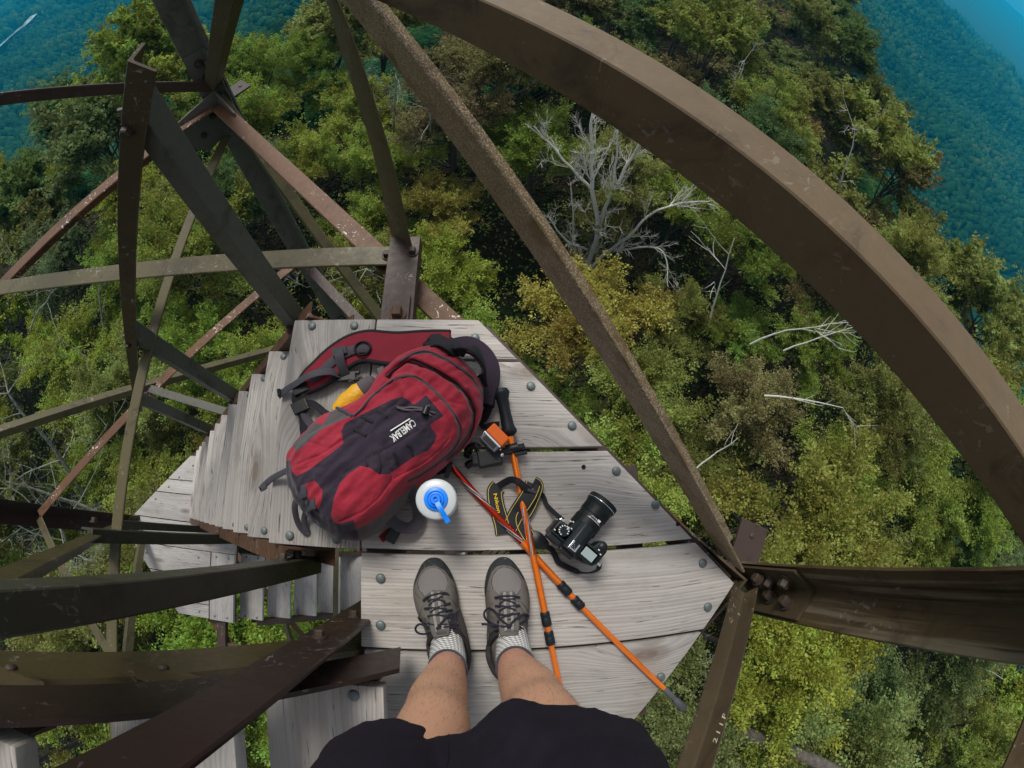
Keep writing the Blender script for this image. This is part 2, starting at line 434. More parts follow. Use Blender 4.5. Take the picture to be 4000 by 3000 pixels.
pts = catmull([at(p, z) for p, z, tw in hang], 5)
tws = catmull([(tw, 0, 0) for p, z, tw in hang], 5)
m.ribbon(pts, .098, .008, [n45 * math.cos(t.x) + d45 * math.sin(t.x) for t in tws])
m.build('hanger', M['olive'], tower, smooth=40, label='flat twisted olive hanger bar')
# plate lying from the face girt to the deck
m = MB(); m.box((-.245, .745, -.037), (.05, 0, 0), (0, .165, 0), (0, 0, .005)); m.box((-.242, .63, -.026), (.036, 0, 0), (0, .045, 0), (0, 0, .006))
g = m.build('gusset_plate', M['purple'], tower, bevel=.001)
bolt1((-.215, .845, -.032), UPZ, .014, .02, g, 4); bolt1((-.24, .61, -.020), UPZ, .020, .026, g, 4, 'rust')
bolt1((mAB.x - .03, mAB.y - .01, LV[0] + .036), UPZ, .015, .02, tower, 4); bolt1((mBC.x + .05, mBC.y, LV[0] + .036), UPZ, .015, .02, tower, 4)
# gussets at the leg joints
for nm, P, (q1, q2) in (('A', NA, (NB, ND)), ('B', NB, (NA, NC)), ('C', NC, (NB, ND))):
    for q in (q1, q2):
        d = (q - P).normalized(); inn = (CT - (P + q) / 2); inn.z = 0; inn.normalize()
        m = MB(); c = at(P + d * .13 + inn * .012, -.2)
        m.prism(c - inn * .004, c + inn * .004, [(-.12, -.11), (.06, -.16), (.14, -.05), (.12, .1), (-.12, .14)], d, UPZ)
        g = m.build('gusset_plate', M['grey' if nm == 'B' else 'steel'], tower, bevel=.0008)
        bolt1(c + d * .04 + inn * .005 - UPZ * .05, inn, .014, .02, g); bolt1(c - d * .05 + inn * .005 + UPZ * .02, inn, .014, .02, g)
for P, w, px in ((NB, (.10, .0), (925, 345)), (NA, (.06, .0), (2930, 2120))):
    o = (P - CT).normalized(); tt = d45 * (-1)
    c = W(px[0], px[1], -.13)
    e = (c - at(P, -.13)); 
    m = MB(); L = e.length
    m.prism(at(P, -.135) + e.normalized() * -.02, at(P, -.135) + e * 1.55, [(-.055, -.005), (.055, -.005), (.055, .005), (-.055, .005)], e.cross(UPZ), UPZ)
    g = m.build('gusset_plate', M['dark' if P is NB else 'purple'], tower, bevel=.001)
    m = MB(); m.dome(at(P, -.13) + e * 1.2, UPZ, .010, .005); m.build('bolt', M['boltrust'], g, smooth=50)

# guard rails
for P, Q in ((NA, NB), (NA, ND)):
    d = (Q - P).normalized(); inn = CT - (P + Q) / 2; inn.z = 0; inn.normalize()
    h = inn * .012
    m = MB(); m.angle(at(P + h - d * .05, .893), at(Q + h + d * .05, .893), -inn, -UPZ, .064, .075, .008)
    m.build('guard_rail', M['rail'], tower, smooth=35, label='thick brown angle iron guard rail with a pale top face' if Q is NB else None)
# stamped number on the brace beside the right corner
def text_mesh(txt, size=1., extrude=0., res=3):
    cu = bpy.data.curves.new('lettering', 'FONT'); cu.body = txt; cu.offset = .018; cu.size = size; cu.extrude = extrude; cu.resolution_u = res
    o = bpy.data.objects.new('lettering', cu); COL.objects.link(o)
    dg = bpy.context.evaluated_depsgraph_get()
    me = bpy.data.meshes.new_from_object(o.evaluated_get(dg)); bpy.data.objects.remove(o)
    return me
M['white'] = plain('white_paint', (.72, .72, .70), .6, .3, 0, .06)
M['scratch'] = plain('scratched_paint', (.50, .44, .32), .7, .3, 0, .3)
def lettering(name, txt, mat, parent, mapper, size=1., thin=1.):
    me = text_mesh(txt, size); mb = MB()
    w = max(v.co.x for v in me.vertices)
    mb.add([mapper(v.co.x / w, v.co.y) for v in me.vertices], [tuple(p.vertices) for p in me.polygons])
    return mb.build(name, mat, parent)
def raycaster(*objs):
    V, P = [], []
    for o in objs:
        b = len(V); wl = WL[o.name]
        V += [Vector(v.co) + wl for v in o.data.vertices]; P += [tuple(b + i for i in p.vertices) for p in o.data.polygons]
    bv = BVHTree.FromPolygons(V, P)
    def hit(px, py, lift=0., z0=None):
        d = Vector(ray(px, py)); h = bv.ray_cast(Vector((0, 0, H)), d)
        if h[0] is None: return W(px, py, z0 if z0 is not None else .02)
        return h[0] - d * lift
    hit.bvh = bv
    return hit
hb = raycaster(ba)
def m211(u, v):
    x, y = 2797 + u * 42, 2905 - u * 112
    return hb(x - v * 20, y - v * 10, .0015)
lettering('stamped_number', '2 1 1 F', M['scratch'], ba, m211)

# ---------------------------------------------------------------- planks
def clip(poly, a, b):
    "keep the part of the polygon left of the line a->b"
    out = []; n = len(poly)
    s = lambda p: (b[0] - a[0]) * (p[1] - a[1]) - (b[1] - a[1]) * (p[0] - a[0])
    for i in range(n):
        p, q = poly[i], poly[(i + 1) % n]; sp, sq = s(p), s(q)
        if sp >= 0: out.append(p)
        if sp * sq < 0:
            t = sp / (sp - sq); out.append((p[0] + (q[0] - p[0]) * t, p[1] + (q[1] - p[1]) * t))
    return out
def plank(name, poly, ztop, parent, th=.038, along='x', mat='wood'):
    cx = sum(p[0] for p in poly) / len(poly); cy = sum(p[1] for p in poly) / len(poly)
    if along == 'x': loc = [(x - cx, y - cy) for x, y in poly]; rz = 0
    else: loc = [(y - cy, -(x - cx)) for x, y in poly]; rz = math.pi / 2
    n = len(loc); m = MB()
    m.add([(x, y, 0) for x, y in loc] + [(x, y, -th) for x, y in loc], [tuple(range(n)), tuple(range(2 * n - 1, n - 1, -1))] + [(i, n + i, n + (i + 1) % n, (i + 1) % n) for i in range(n)])
    return m.build(name, M[mat], parent, loc=(cx, cy, ztop), local=True, bevel=.004, smooth=30, rotz=rz)
def rect(x0, x1, y0, y1): return [(x0, y0), (x1, y0), (x1, y1), (x0, y1)]
BOLT = MB(); BOLT.dome((0, 0, 0), UPZ, .0125, .006)
BOLTME = None
def bolt_at(p, parent, s=1.):
    global BOLTME
    if BOLTME is None:
        o = BOLT.build('bolt_head', M['galv'], parent, loc=p, local=True, smooth=60); BOLTME = o.data
    else:
        o = link(bpy.data.objects.new('bolt_head', BOLTME)); place(o, parent, p)
    o.scale = (s, s, s)

# landing where the person stands
fr = MB()
apx = (.722, -.203)
for (a, b) in (((.015, .572), apx), (apx, (-.1, -1.09))):
    d = Vector((b[0] - a[0], b[1] - a[1], 0)).normalized(); nn = Vector((-d.y, d.x, 0)); nn = nn if nn.dot(Vector(apx).to_3d() - Vector((-.3, -.2, 0))) > 0 else -nn
    fr.angle(Vector((a[0], a[1], -.043)) + nn * .022, Vector((b[0], b[1], -.043)) + nn * .022, -nn, -UPZ, .07, .075, .007)
fr.angle((-.50, .575, -.043), (.02, .575, -.043), (0, -1, 0), -UPZ, .06, .07, .007)
for x in (.09, .40): fr.angle((x, .44 if x < .2 else .16, -.047), (x, -.92 if x < .2 else -.56, -.047), (1, 0, 0), -UPZ, .06, .06, .007)
land = fr.build('landing', M['purple'], tower, smooth=35)
URa, URb = (.003 * .983, .595 * .983), (.637 * .983 + .004, -.058 * .983 + .004)
ys = [(.584, .461), (.453, .2085), (.1965, -.061), (-.073, -.3195), (-.3275, -.575), (-.583, -.83), (-.838, -1.0)]
xl = [-.297, -.297, -.297, -.297, -.289, -.30, -.30, -.30]
for k, (y1, y0) in enumerate(ys):
    p = rect(xl[k], 1.2, y0, y1)
    p = clip(p, apx, URa)
    p = clip(p, (.374, -.588), apx)
    if k == 3: p = clip(p, (.645, -.06), (.598, -.03))
    plank('plank', p, RNG.uniform(-.002, .002), land)
for px in ((2074, 1508), (2235, 1663), (2408, 1840), (2561, 1972), (2746, 2199), (2766, 2371), (2582, 2645), (2422, 2817), (1486, 2259), (1486, 2442), (1856, 1318)):
    bolt_at(W(*px, .002), land)
M['hole'] = plain('hole_black', (.006, .005, .005), .9)
for px in ((2280, 1824), (2648, 2047)):
    holes = MB(); holes.lathe(W(*px, .0022), UPZ, [(.006, 0), (.006, .0006), (.0001, .0006)], 14); holes.build('bolt_hole', M['hole'], land)

# the landing one flight below (same shape turned round)
fr = MB(); z = -2.92
for (a, b) in (((-2.93, .6), (-3.72, -.24)), ((-3.72, -.24), (-2.9, -1.06))):
    d = Vector((b[0] - a[0], b[1] - a[1], 0)).normalized(); nn = Vector((-d.y, d.x, 0)); nn = nn if nn.x < 0 else -nn
    fr.angle(Vector((a[0], a[1], z - .043)) + nn * .02, Vector((b[0], b[1], z - .043)) + nn * .02, -nn, -UPZ, .07, .075, .007)
fr.angle((-2.98, -1.04, z - .043), (-2.3, -1.04, z - .043), (0, 1, 0), -UPZ, .06, .07, .007)
fr.angle((-2.36, .5, z - .043), (-2.36, -1.0, z - .043), (-1, 0, 0), -UPZ, .06, .07, .007)
lowland = fr.build('landing', M['purple'], tower, smooth=35)
for y1, y0 in ((.56, .305), (.297, .165), (.157, -.11), (-.118, -.375), (-.383, -.635), (-.643, -.90), (-.908, -1.035)):
    p = rect(-4.5, -2.335 if y1 > -.3 else -2.612, y0, y1)
    p = clip(p, (-2.97, .56), (-3.63, -.10)); p = clip(p, (-3.81, -.20), (-2.98, -1.03)); p = clip(p, (-3.70, 1), (-3.70, -2))
    plank('plank', p, z, lowland, mat='wood_low')
plank('plank', rect(-2.60, -2.335, -1.04, -.38), z, lowland, along='y', mat='wood_low')
for x, y in ((-2.92, .46), (-3.08, .33), (-3.2, .22), (-3.36, .08), (-3.42, -.48), (-2.75, -.45), (-2.7, -.72), (-3.12, -.96), (-2.98, -.96), (-2.72, -.98), (-2.54, -1.0), (-2.40, -1.0), (-2.54, -.42), (-2.40, -.42)):
    bolt_at((x, y, z + .001), lowland, .9)

# ---------------------------------------------------------------- stair flights
SL = .243 / .197
def flight(x0, sgn, z0, ya, yb, n, smat, rails=None, up=False, first=0, tread_w=.257, wmat='wood'):
    """treads of width tread_w, nosing edge x0; going in direction sgn, falling unless up"""
    m = MB()
    zs = 1 if up else -1
    x_end = x0 + sgn * .197 * (n + .2); z_end = z0 + zs * .243 * (n + .2)
    drop = .045
    xs = x0 - sgn * .05; zst = z0 - zs * .05 * SL
    for y, oy in (((yb - .004, -1),) if up else ((ya + .004, 1), (yb - .004, -1))):
        p0 = Vector((xs, y, zst - drop)); p1 = Vector((x_end, y, z_end - drop))
        dn = Vector((0, 0, -1))
        m.channel(p0, p1, (0, oy, 0), dn, .15, .05)
    for i in range(first, n):
        x = x0 + sgn * .197 * i; zt = z0 + zs * .243 * i - .038
        xc = x - (sgn * tread_w / 2 if not up else sgn * -tread_w / 2)
        for y, oy in ((ya, -1), (yb, 1)):
            m.angle((xc - .11, y, zt - .002), (xc + .11, y, zt - .002), (0, oy, 0), -UPZ, .045, .05, .006)
    st = m.build('stair_flight', M[smat], tower, smooth=35)
    for i in range(first, n):
        x = x0 + sgn * .197 * i; zt = z0 + zs * .243 * i
        if not up: xa, xb = sorted((x, x - sgn * tread_w))
        else: xa, xb = sorted((x, x + sgn * tread_w))
        plank('tread', rect(xa, xb, yb, ya), zt + RNG.uniform(-.001, .001), st, along='y', mat=wmat)
        if -3.2 < zt < 1.6:
            for bx in (.062, .195):
                for by in (ya - .022, yb + .024): bolt_at((xa + bx, by, zt + .001), st)
    return st
f1 = flight(-.558, -1, 0., .584, -.065, 12, 'rust')
f2 = flight(-2.335 + .197, 1, -2.92 - .243, -.385, -1.035, 11, 'purple', wmat='wood_low')
f0 = flight(-.19, -1, .243, -.335, -1.0, 8, 'steel', up=True)

def rail_line(x): return .675 + 1.225 * (x + .70)
def railing(y, oy, xs, parent_mats, x_top, x_bot):
    m = MB()
    m.angle((x_top, y, rail_line(x_top)), (x_bot, y, rail_line(x_bot)), (0, oy, 0), (SL * .6, 0, -1), .052, .05, .006)
    r = m.build('stair_railing', M[parent_mats[0]], tower, smooth=35)
    for x in xs:
        zb = 1.234 * (x + .56) - .30; zt = rail_line(x) - .03
        p = MB(); yh = y + (.022 if oy > 0 else .02); p.angle((x, yh, zb), (x, yh, zt), (-1, 0, 0), (0, oy, 0), .050 if oy > 0 else .06, .072 if oy > 0 else .05, .008)
        q = p.build('post', M[parent_mats[1]], r, smooth=35)
        fy = -1 if oy > 0 else 1
        for dz in (.12, .22): bolt1((x - .03, yh, zb + dz), (0, fy, 0), .012, .02, q)
        bolt1((x - .03, yh + fy * .02, zt - .03), (0, fy, 0), .012, .018, q)
    return r
railing(.600, 1, (-.60, -1.36, -2.14), ('steel', 'grey'), -.545, -2.28)
railing(-.125, -1, (-.47, -1.33, -2.10), ('olive_shade', 'grey_shade'), -.47, -2.30)

# rising flight: deep inner stringer, closing angle and its first post
o_ = WP(700, 2580, (0, 1, 0), -.33); p_ = WP(1000, 2715, (0, 1, 0), -.30)
sd = Vector((-1, 0, SL)).normalized(); sn = Vector((SL, 0, 1)).normalized()
m = MB(); m.channel(o_ - sd * .75 - sn * .085, o_ + sd * 1.6 - sn * .085, (0, -1, 0), sn, .17, .05, .009)
m.build('stringer', M['olive_shade'], tower, smooth=35)
pe = WP(1566, 2578, (0, 1, 0), -.30)
m = MB(); m.prism((0, -.305, 0), (0, -.295, 0), [(-.183, .067), (-.183 - 1., .067 + 1.175), (-.158 - 1., .233 + 1.19), (-.158, .233)], (1, 0, 0), (0, 0, 1))
st = m.build('stringer', M['dark'], tower, smooth=35)
for px in ((640, 2635), (45, 2640)):
    m = MB()
    q = WP(px[0], px[1], (0, 1, 0), -.315)
    m.prism(q + Vector((0, .012, 0)), q - Vector((0, .02, 0)), [(-.10, -.007), (.05, -.007), (.085, .0), (.05, .007), (-.10, .007)], (1, 0, 0), UPZ)
    m.build('tread_clip', M['olive_shade'], st, smooth=35)
    m = MB(); m.dome(q + Vector((-.0, .013, .0)), (0, 1, 0), .011, .007); m.build('bolt_head', M['boltrust'], st, smooth=50)
m = MB(); m.angle((-.372, -.245, -.34), (-.372, -.245, 1.5), (1, 0, 0), (0, -1, 0), .10, .05, .008)
pq = m.build('post', M['dark'], tower, smooth=35, label='dark brown post of the rising flight')
bolt1((-.33, -.245, .22), (0, 1, 0), .012, .018, pq); bolt1((-.32, -.245, -.02), (0, 1, 0), .012, .018, pq)
# ================================================================ rucksack
def c1(x, y): return (1000 + x / 1.843, 1250 + y / 1.843)
def c3(x, y): return (1850 + x / 3.386, 1830 + y / 3.386)
def c2(x, y): return (1750 + x / 3.687, 1480 + y / 3.687)
def c4(x, y): return (1560 + x / 3.016, 2130 + y / 3.016)
def sdf(P, poly):
    "signed distance (positive inside) of points to a polygon"
    P = np.asarray(P, float); poly = np.asarray(poly, float); n = len(poly)
    d = np.full(len(P), 1e9); ins = np.zeros(len(P), bool)
    for i in range(n):
        a = poly[i]; b = poly[(i + 1) % n]; e = b - a; w = P - a
        t = np.clip((w @ e) / (e @ e + 1e-12), 0, 1)
        d = np.minimum(d, np.hypot(*(w - t[:, None] * e).T))
        c = ((a[1] <= P[:, 1]) != (b[1] <= P[:, 1])) & (P[:, 0] < (b[0] - a[0]) * (P[:, 1] - a[1]) / (b[1] - a[1] + 1e-12) + a[0])
        ins ^= c
    return np.where(ins, d, -d)
def ldist(P, line):
    P = np.asarray(P, float); line = np.asarray(line, float); d = np.full(len(P), 1e9)
    for a, b in zip(line[:-1], line[1:]):
        e = b - a; w = P - a; t = np.clip((w @ e) / (e @ e + 1e-12), 0, 1)
        d = np.minimum(d, np.hypot(*(w - t[:, None] * e).T))
    return d
def smst(x, a, b):
    t = np.clip((x - a) / (b - a), 0, 1); return t * t * (3 - 2 * t)
def cat2(pts, n=5): return [(v.x, v.y) for v in catmull([(x, y, 0) for x, y in pts], n)]
def mound(outline, zmax_px, prof, nseg=300, nring=70, centre=None):
    """closed mound over an outline given in world xy; prof(t)->(scale, height) from rim to crown.
    returns V (rings), centre, radius function"""
    poly = np.array(outline)
    c = np.array(centre) if centre is not None else poly.mean(0)
    ang = np.linspace(0, 2 * math.pi, nseg, endpoint=False)
    Rr = np.zeros(nseg)
    for k, a in enumerate(ang):
        d = np.array([math.cos(a), math.sin(a)]); best = 0
        for i in range(len(poly)):
            p = poly[i] - c; e = poly[(i + 1) % len(poly)] - poly[i]
            den = d[0] * e[1] - d[1] * e[0]
            if abs(den) < 1e-12: continue
            t = (p[0] * e[1] - p[1] * e[0]) / den; s = (p[0] * d[1] - p[1] * d[0]) / den
            if 0 <= s <= 1 and t > best: best = t
        Rr[k] = best
    k = np.array([1, 2, 3, 2, 1.]); k /= k.sum()
    Rr = np.convolve(np.r_[Rr[-2:], Rr, Rr[:2]], k, 'valid')
    V = []
    for t in np.linspace(0, 1, nring):
        s, z = prof(t)
        V.append(np.c_[c[0] + np.cos(ang) * Rr * s, c[1] + np.sin(ang) * Rr * s, np.full(nseg, z)])
    V = np.concatenate(V)
    i, j = np.meshgrid(np.arange(nring - 1), np.arange(nseg), indexing='ij')
    Q = np.c_[(i * nseg + j).ravel(), (i * nseg + (j + 1) % nseg).ravel(), ((i + 1) * nseg + (j + 1) % nseg).ravel(), ((i + 1) * nseg + j).ravel()]
    return V, Q

OUT = [(240, 1010), (268, 960), (330, 880), (420, 775), (500, 712), (585, 676), (680, 640), (770, 585), (850, 512), (925, 395), (1000, 320), (1080, 258), (1190, 215), (1320, 212), (1440, 262), (1560, 362), (1632, 480), (1640, 600), (1612, 735), (1530, 880), (1400, 1010), (1300, 1100), (1190, 1200), (1090, 1290), (1030, 1370), (930, 1475), (830, 1560), (730, 1588), (600, 1562), (470, 1492), (355, 1385), (280, 1280), (238, 1140)]
PZ = .075
outw = [tuple(W(*c1(x, y), PZ))[:2] for x, y in cat2(OUT + OUT[:1], 4)[:-1]]
def pprof(t):
    # rim tucks under, side rises, then a soft crown
    a = t * math.pi / 2 * 1.28 - .28 * math.pi / 2
    s = math.cos(max(a, -.6)) ** (.62 if a > 0 else 1.)
    z = PZ + (.118 * math.sin(a) if a > 0 else .155 * math.sin(a))
    return max(s, .002), max(z, .003)
ctr_pack = tuple(W(*c1(930, 900), PZ))[:2]
V, Q = mound(outw, PZ, pprof, 420, 110, ctr_pack)
POCKET = [(250, 1010), (300, 930), (400, 830), (500, 770), (610, 725), (700, 690), (760, 640), (820, 560), (900, 490), (990, 430), (1070, 402), (1150, 408), (1230, 460), (1330, 555), (1425, 675), (1473, 765), (1470, 850), (1410, 945), (1300, 1040), (1180, 1120), (1080, 1180), (1010, 1270), (930, 1380), (830, 1460), (720, 1500), (600, 1510), (470, 1430), (370, 1340), (300, 1240), (255, 1130)]
ZIP1 = [(700, 690), (760, 640), (820, 565), (900, 493), (985, 432), (1070, 403), (1150, 408), (1230, 460), (1330, 555), (1425, 675), (1473, 765), (1470, 850), (1410, 945), (1300, 1040), (1180, 1120), (1100, 1160)]
ZIP2 = [(950, 400), (1010, 340), (1090, 288), (1150, 292), (1290, 355), (1430, 445), (1530, 555), (1572, 650), (1568, 730), (1530, 830), (1460, 925), (1380, 1005)]
RIM = [(1040, 300), (1130, 245), (1240, 228), (1400, 300), (1550, 410), (1640, 540), (1640, 620)]
DARKP = [(1225, 540), (1350, 690), (1250, 755), (1300, 830), (1285, 880), (1240, 940), (1130, 990), (1000, 1080), (960, 1110), (890, 1110), (850, 1085), (815, 1062), (750, 1050), (660, 1110), (600, 1180), (560, 1290), (540, 1400), (555, 1455), (600, 1470), (700, 1440), (760, 1620), (560, 1640), (420, 1560), (280, 1400), (180, 1200), (180, 1030), (248, 1010), (256, 1085), (290, 1125), (380, 1080), (500, 990), (630, 890), (615, 800), (640, 745), (740, 690), (880, 622), (980, 572), (1050, 553), (1090, 572), (1140, 612)]
REDI = [(330, 1190), (420, 1155), (478, 1222), (475, 1290), (452, 1365), (400, 1322), (350, 1245)]
GREY = [(1140, 1175), (1060, 1250), (985, 1310), (920, 1395), (800, 1470), (690, 1520), (730, 1620), (860, 1620), (980, 1500), (1100, 1380), (1200, 1250)]
GREY2 = [(480, 752), (520, 690), (560, 620), (690, 690), (610, 722), (470, 790), (330, 920), (290, 945), (260, 900), (420, 740)]
GREY3 = [(1380, 215), (1480, 290), (1570, 370), (1650, 500), (1720, 480), (1600, 280), (1440, 190)]
PIPE = [(1030, 470), (1090, 452), (1170, 475), (1260, 560), (1360, 680), (1415, 790), (1400, 880), (1330, 960), (1200, 1050), (1010, 1150)]
PIPE2 = [(630, 1450), (780, 1390), (900, 1290), (980, 1180), (1000, 1130), (985, 1090)]
PIPE3 = [(300, 1060), (480, 985), (640, 880), (860, 740), (1030, 620)]
PIPE4 = [(660, 1110), (830, 1010), (1000, 920), (1200, 800)]
uv0 = proj(V); C = np.c_[(uv0[:, 0] - 1000) * 1.843, (uv0[:, 1] - 1250) * 1.843]
side = smst(V[:, 2], .02, .10)
V[:, 2] += side * (.026 * smst(sdf(C, POCKET), -22, 34))
V[:, 2] += side * (.014 * smst(sdf(C, [(1000, 470), (960, 390), (1080, 290), (1290, 352), (1430, 445), (1530, 555), (1572, 650), (1565, 740), (1520, 850), (1400, 990), (1300, 1060)]), -10, 40))
V[:, 2] -= side * .030 * np.exp(-(ldist(C, ZIP2) / 17) ** 2)
V[:, 2] -= side * .006 * np.exp(-(ldist(C, ZIP1) / 16) ** 2)
for L in (PIPE, PIPE2, PIPE3, PIPE4): V[:, 2] -= side * .0035 * np.exp(-(ldist(C, L) / 7) ** 2)
wr = np.array([noise.fractal((v[0] * 13, v[1] * 13, v[2] * 9), 1., 2.1, 4) + .6 * noise.noise(((v[0] + v[1]) * 9, (v[0] - v[1]) * 46, v[2] * 20)) - 1.1 * max(0., 1 - 7 * abs(noise.noise((v[0] * 11 + v[1] * 5, v[1] * 17 - v[0] * 9, 4.)))) * max(0., noise.noise((v[0] * 6, v[1] * 6, 8.)) + .15) for v in V])
V[:, 2] += side * wr * .0075
rad = V[:, :2] - np.array(ctr_pack); rad /= (np.linalg.norm(rad, axis=1)[:, None] + 1e-9)
V[:, :2] += rad * (wr * .004 * (1 - side * .6))[:, None]
uv0 = proj(V); C = np.c_[(uv0[:, 0] - 1000) * 1.843, (uv0[:, 1] - 1250) * 1.843]
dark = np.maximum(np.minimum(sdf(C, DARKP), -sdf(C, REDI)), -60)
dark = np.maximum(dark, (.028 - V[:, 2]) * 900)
grey = np.maximum(np.maximum(sdf(C, GREY), sdf(C, GREY2)), sdf(C, GREY3))
seam = np.minimum.reduce([ldist(C, L) for L in (PIPE, PIPE2, PIPE3, PIPE4)])
zp = np.minimum(ldist(C, ZIP1), ldist(C, RIM))
zgap = ldist(C, ZIP2)
t = MT('rucksack_cloth'); co = t.coord()
nn_ = t.noise(co, 25, 5, .6); fine = t.noise(co, 500, 3, .6)
red = t.mix(nn_, (.22, .009, .024), (.36, .020, .040))
c = t.mix(t.step(t.attr('grey'), -1.5, 1.5), red, t.mix(nn_, (.055, .045, .047), (.085, .07, .072)))
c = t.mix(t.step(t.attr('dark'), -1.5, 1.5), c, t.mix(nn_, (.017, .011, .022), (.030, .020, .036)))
c = t.mix(t.math('MULTIPLY', t.step(t.attr('seam'), 3.2, 1.2), .55), c, t.mix(.65, c, (.01, .005, .008)))
c = t.mix(t.step(t.attr('zip'), 11, 8), c, (.050, .040, .038))
c = t.mix(t.step(t.attr('zip'), 3.5, 1.5), c, (.018, .014, .014))
c = t.mix(t.step(t.attr('zgap'), 15, 9), c, (.016, .008, .010))
c = t.mix(t.math('MULTIPLY', t.step(t.noise(co, 16, 6, .7), .56, .78), .22), c, (.22, .14, .12))
t.set(Base__Color=c, Roughness=.78, Specular__IOR__Level=.25, Sheen__Weight=.15)
t.bump(t.math('ADD', t.math('MULTIPLY', fine, .4), nn_), .3, .002)
M['ruck'] = t.m
M['web'] = cloth('grey_webbing', (.055, .052, .062), .7)
M['black'] = cloth('black_webbing', (.012, .011, .014), .7)
M['redpad'] = cloth('red_padding', (.20, .016, .028), .8, var=.25)
M['plastic'] = plain('black_plastic', (.008, .009, .010), .38, .35, 0, .2, 60)
M['purplecloth'] = cloth('dark_purple_cloth', (.026, .017, .030), .8)
M['cord'] = cloth('grey_cord', (.10, .085, .095), .8)
pl = W(*c1(930, 900), 0)
pack = thing('rucksack', 'dark red and black rucksack lying on the landing with its straps spread out', 'backpack', pl)
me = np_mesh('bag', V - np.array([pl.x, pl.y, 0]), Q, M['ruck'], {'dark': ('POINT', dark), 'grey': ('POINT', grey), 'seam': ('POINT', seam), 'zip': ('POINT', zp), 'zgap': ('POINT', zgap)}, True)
bag = link(bpy.data.objects.new('bag', me)); place(bag, pack, pl)
hp = raycaster(bag)
def onp(pts, lift=.003, n=5): return catmull([hp(*c1(x, y), lift) for x, y in pts], n)

# white lettering with its rule, zip sliders, cord lock, daisy loops on the dark panel
def mapcb(u, v):
    P0 = np.array((1128, 712.)); P1 = np.array((958, 838.)); dr = (P1 - P0); L = np.linalg.norm(dr); dr /= L; up = np.array((-dr[1], dr[0])) * -1
    up = np.array((60., 82.)) / 101.6 * 1.0
    big = 1.25 if u < .13 else 1.
    q = P0 + dr * (u * L) + up * (v * 78 * (1 if big == 1 else 1.0))
    return hp(*c1(*q), .0022)
lg = lettering('lettering', 'CAMELBAK', M['white'], bag, mapcb, 1.)
m = MB(); q = [hp(*c1(1108 + (968 - 1108) * k / 12, 712 + (800 - 712) * k / 12 - 2), .0022) for k in range(13)]
m.ribbon(q, .0028, .0008, UPZ); m.build('lettering_rule', M['white'], bag)
m = MB(); m.tube(onp([(1010, 622), (1060, 632), (1130, 628), (1210, 640)], .004), .0022, 6); m.tube(onp([(1015, 630), (1090, 648), (1160, 645), (1215, 655)], .004), .0022, 6)
m.tube(onp([(1235, 640), (1245, 610), (1250, 655), (1275, 665), (1290, 670)], .005), .0018, 6); m.tube(onp([(1235, 650), (1250, 680), (1262, 690)], .005), .0018, 6)
m.build('cord', M['cord'], bag, smooth=60)
m = MB(); m.tube([hp(*c1(1232, 625), .008), hp(*c1(1212, 680), .008)], .0075, 10); m.build('cord_lock', M['plastic'], bag, smooth=40)
for pts in ([(985, 955), (1003, 970), (1010, 1000), (1008, 1030)], [(1085, 895), (1105, 905), (1118, 940), (1122, 975)], [(870, 655), (940, 695)], [(755, 690), (840, 735)], [(700, 780), (790, 830)], [(880, 960), (890, 1040), (885, 1100)], [(780, 1010), (800, 1050)]):
    m = MB(); m.ribbon(onp(pts, .0025), .0055, .0018, UPZ); m.build('daisy_loop', M['black'], bag, smooth=60)
m = MB(); m.tube(onp(ZIP1, .001, 4), .0026, 6); m.build('zip', M['web'], bag, smooth=60)
m = MB(); m.tube(onp(RIM, .001, 4), .0034, 6); m.build('zip', M['web'], bag, smooth=60)
for s_ in (-17, 17):
    pts = [(x + s_ * .8, y - s_ * .45) for x, y in ZIP2]
    m = MB(); m.tube(onp(pts, -.0005, 4), .0022, 6); m.build('piping', M['web'] if s_ < 0 else M['redpad'], bag, smooth=60)

# padded shoulder strap, laid out flat along the top
def L1(pts, z, n=6):
    zs = z if isinstance(z, list) else [z] * len(pts)
    return catmull([W(*c1(x, y), zz) for (x, y), zz in zip(pts, zs)], n)
SP = [(1400, 150), (1300, 172), (1180, 195), (1020, 208), (900, 198), (800, 188), (690, 215), (580, 285), (480, 372), (400, 430), (340, 480)]
SZ = [.10, .085, .06, .045, .035, .03, .028, .028, .026, .022, .018]
SW = [.05, .07, .088, .092, .09, .088, .085, .083, .078, .066, .045]
path = L1(SP, SZ); wd = [v.x for v in catmull([(w_, 0, 0) for w_ in SW], 6)]
m = MB(); m.ribbon(path, wd, .014, UPZ); strap = m.build('shoulder_strap', M['redpad'], pack, smooth=40)
for sgn in (-1, 1):
    e = []
    for i, p in enumerate(path):
        d = (path[min(i + 1, len(path) - 1)] - path[max(i - 1, 0)]); w_ = Vector((-d.y, d.x, 0)).normalized(); e.append(p + w_ * sgn * wd[i] * .5)
    m = MB(); m.tube(e, .0075, 8); m.build('strap_binding', M['black'], strap, smooth=60)
m = MB(); m.ribbon(L1([(825, 205), (740, 205), (650, 235), (560, 290), (470, 375), (390, 430)], [.040, .040, .040, .039, .036, .03]), .027, .003, UPZ); m.build('webbing', M['web'], strap, smooth=50)
m = MB(); c0 = W(*c1(768, 205), .044); m.tube([c0 + Vector((math.cos(a) * .022, math.sin(a) * .020, 0)) for a in [k * math.pi / 10 for k in range(21)]], .0035, 6); m.build('ring', M['plastic'], strap, smooth=60)
m = MB(); q = W(*c1(600, 225), .046); m.box(q, (.02, .006, 0), (-.004, .012, 0), (0, 0, .004)); m.build('slider', M['web'], strap, bevel=.002)
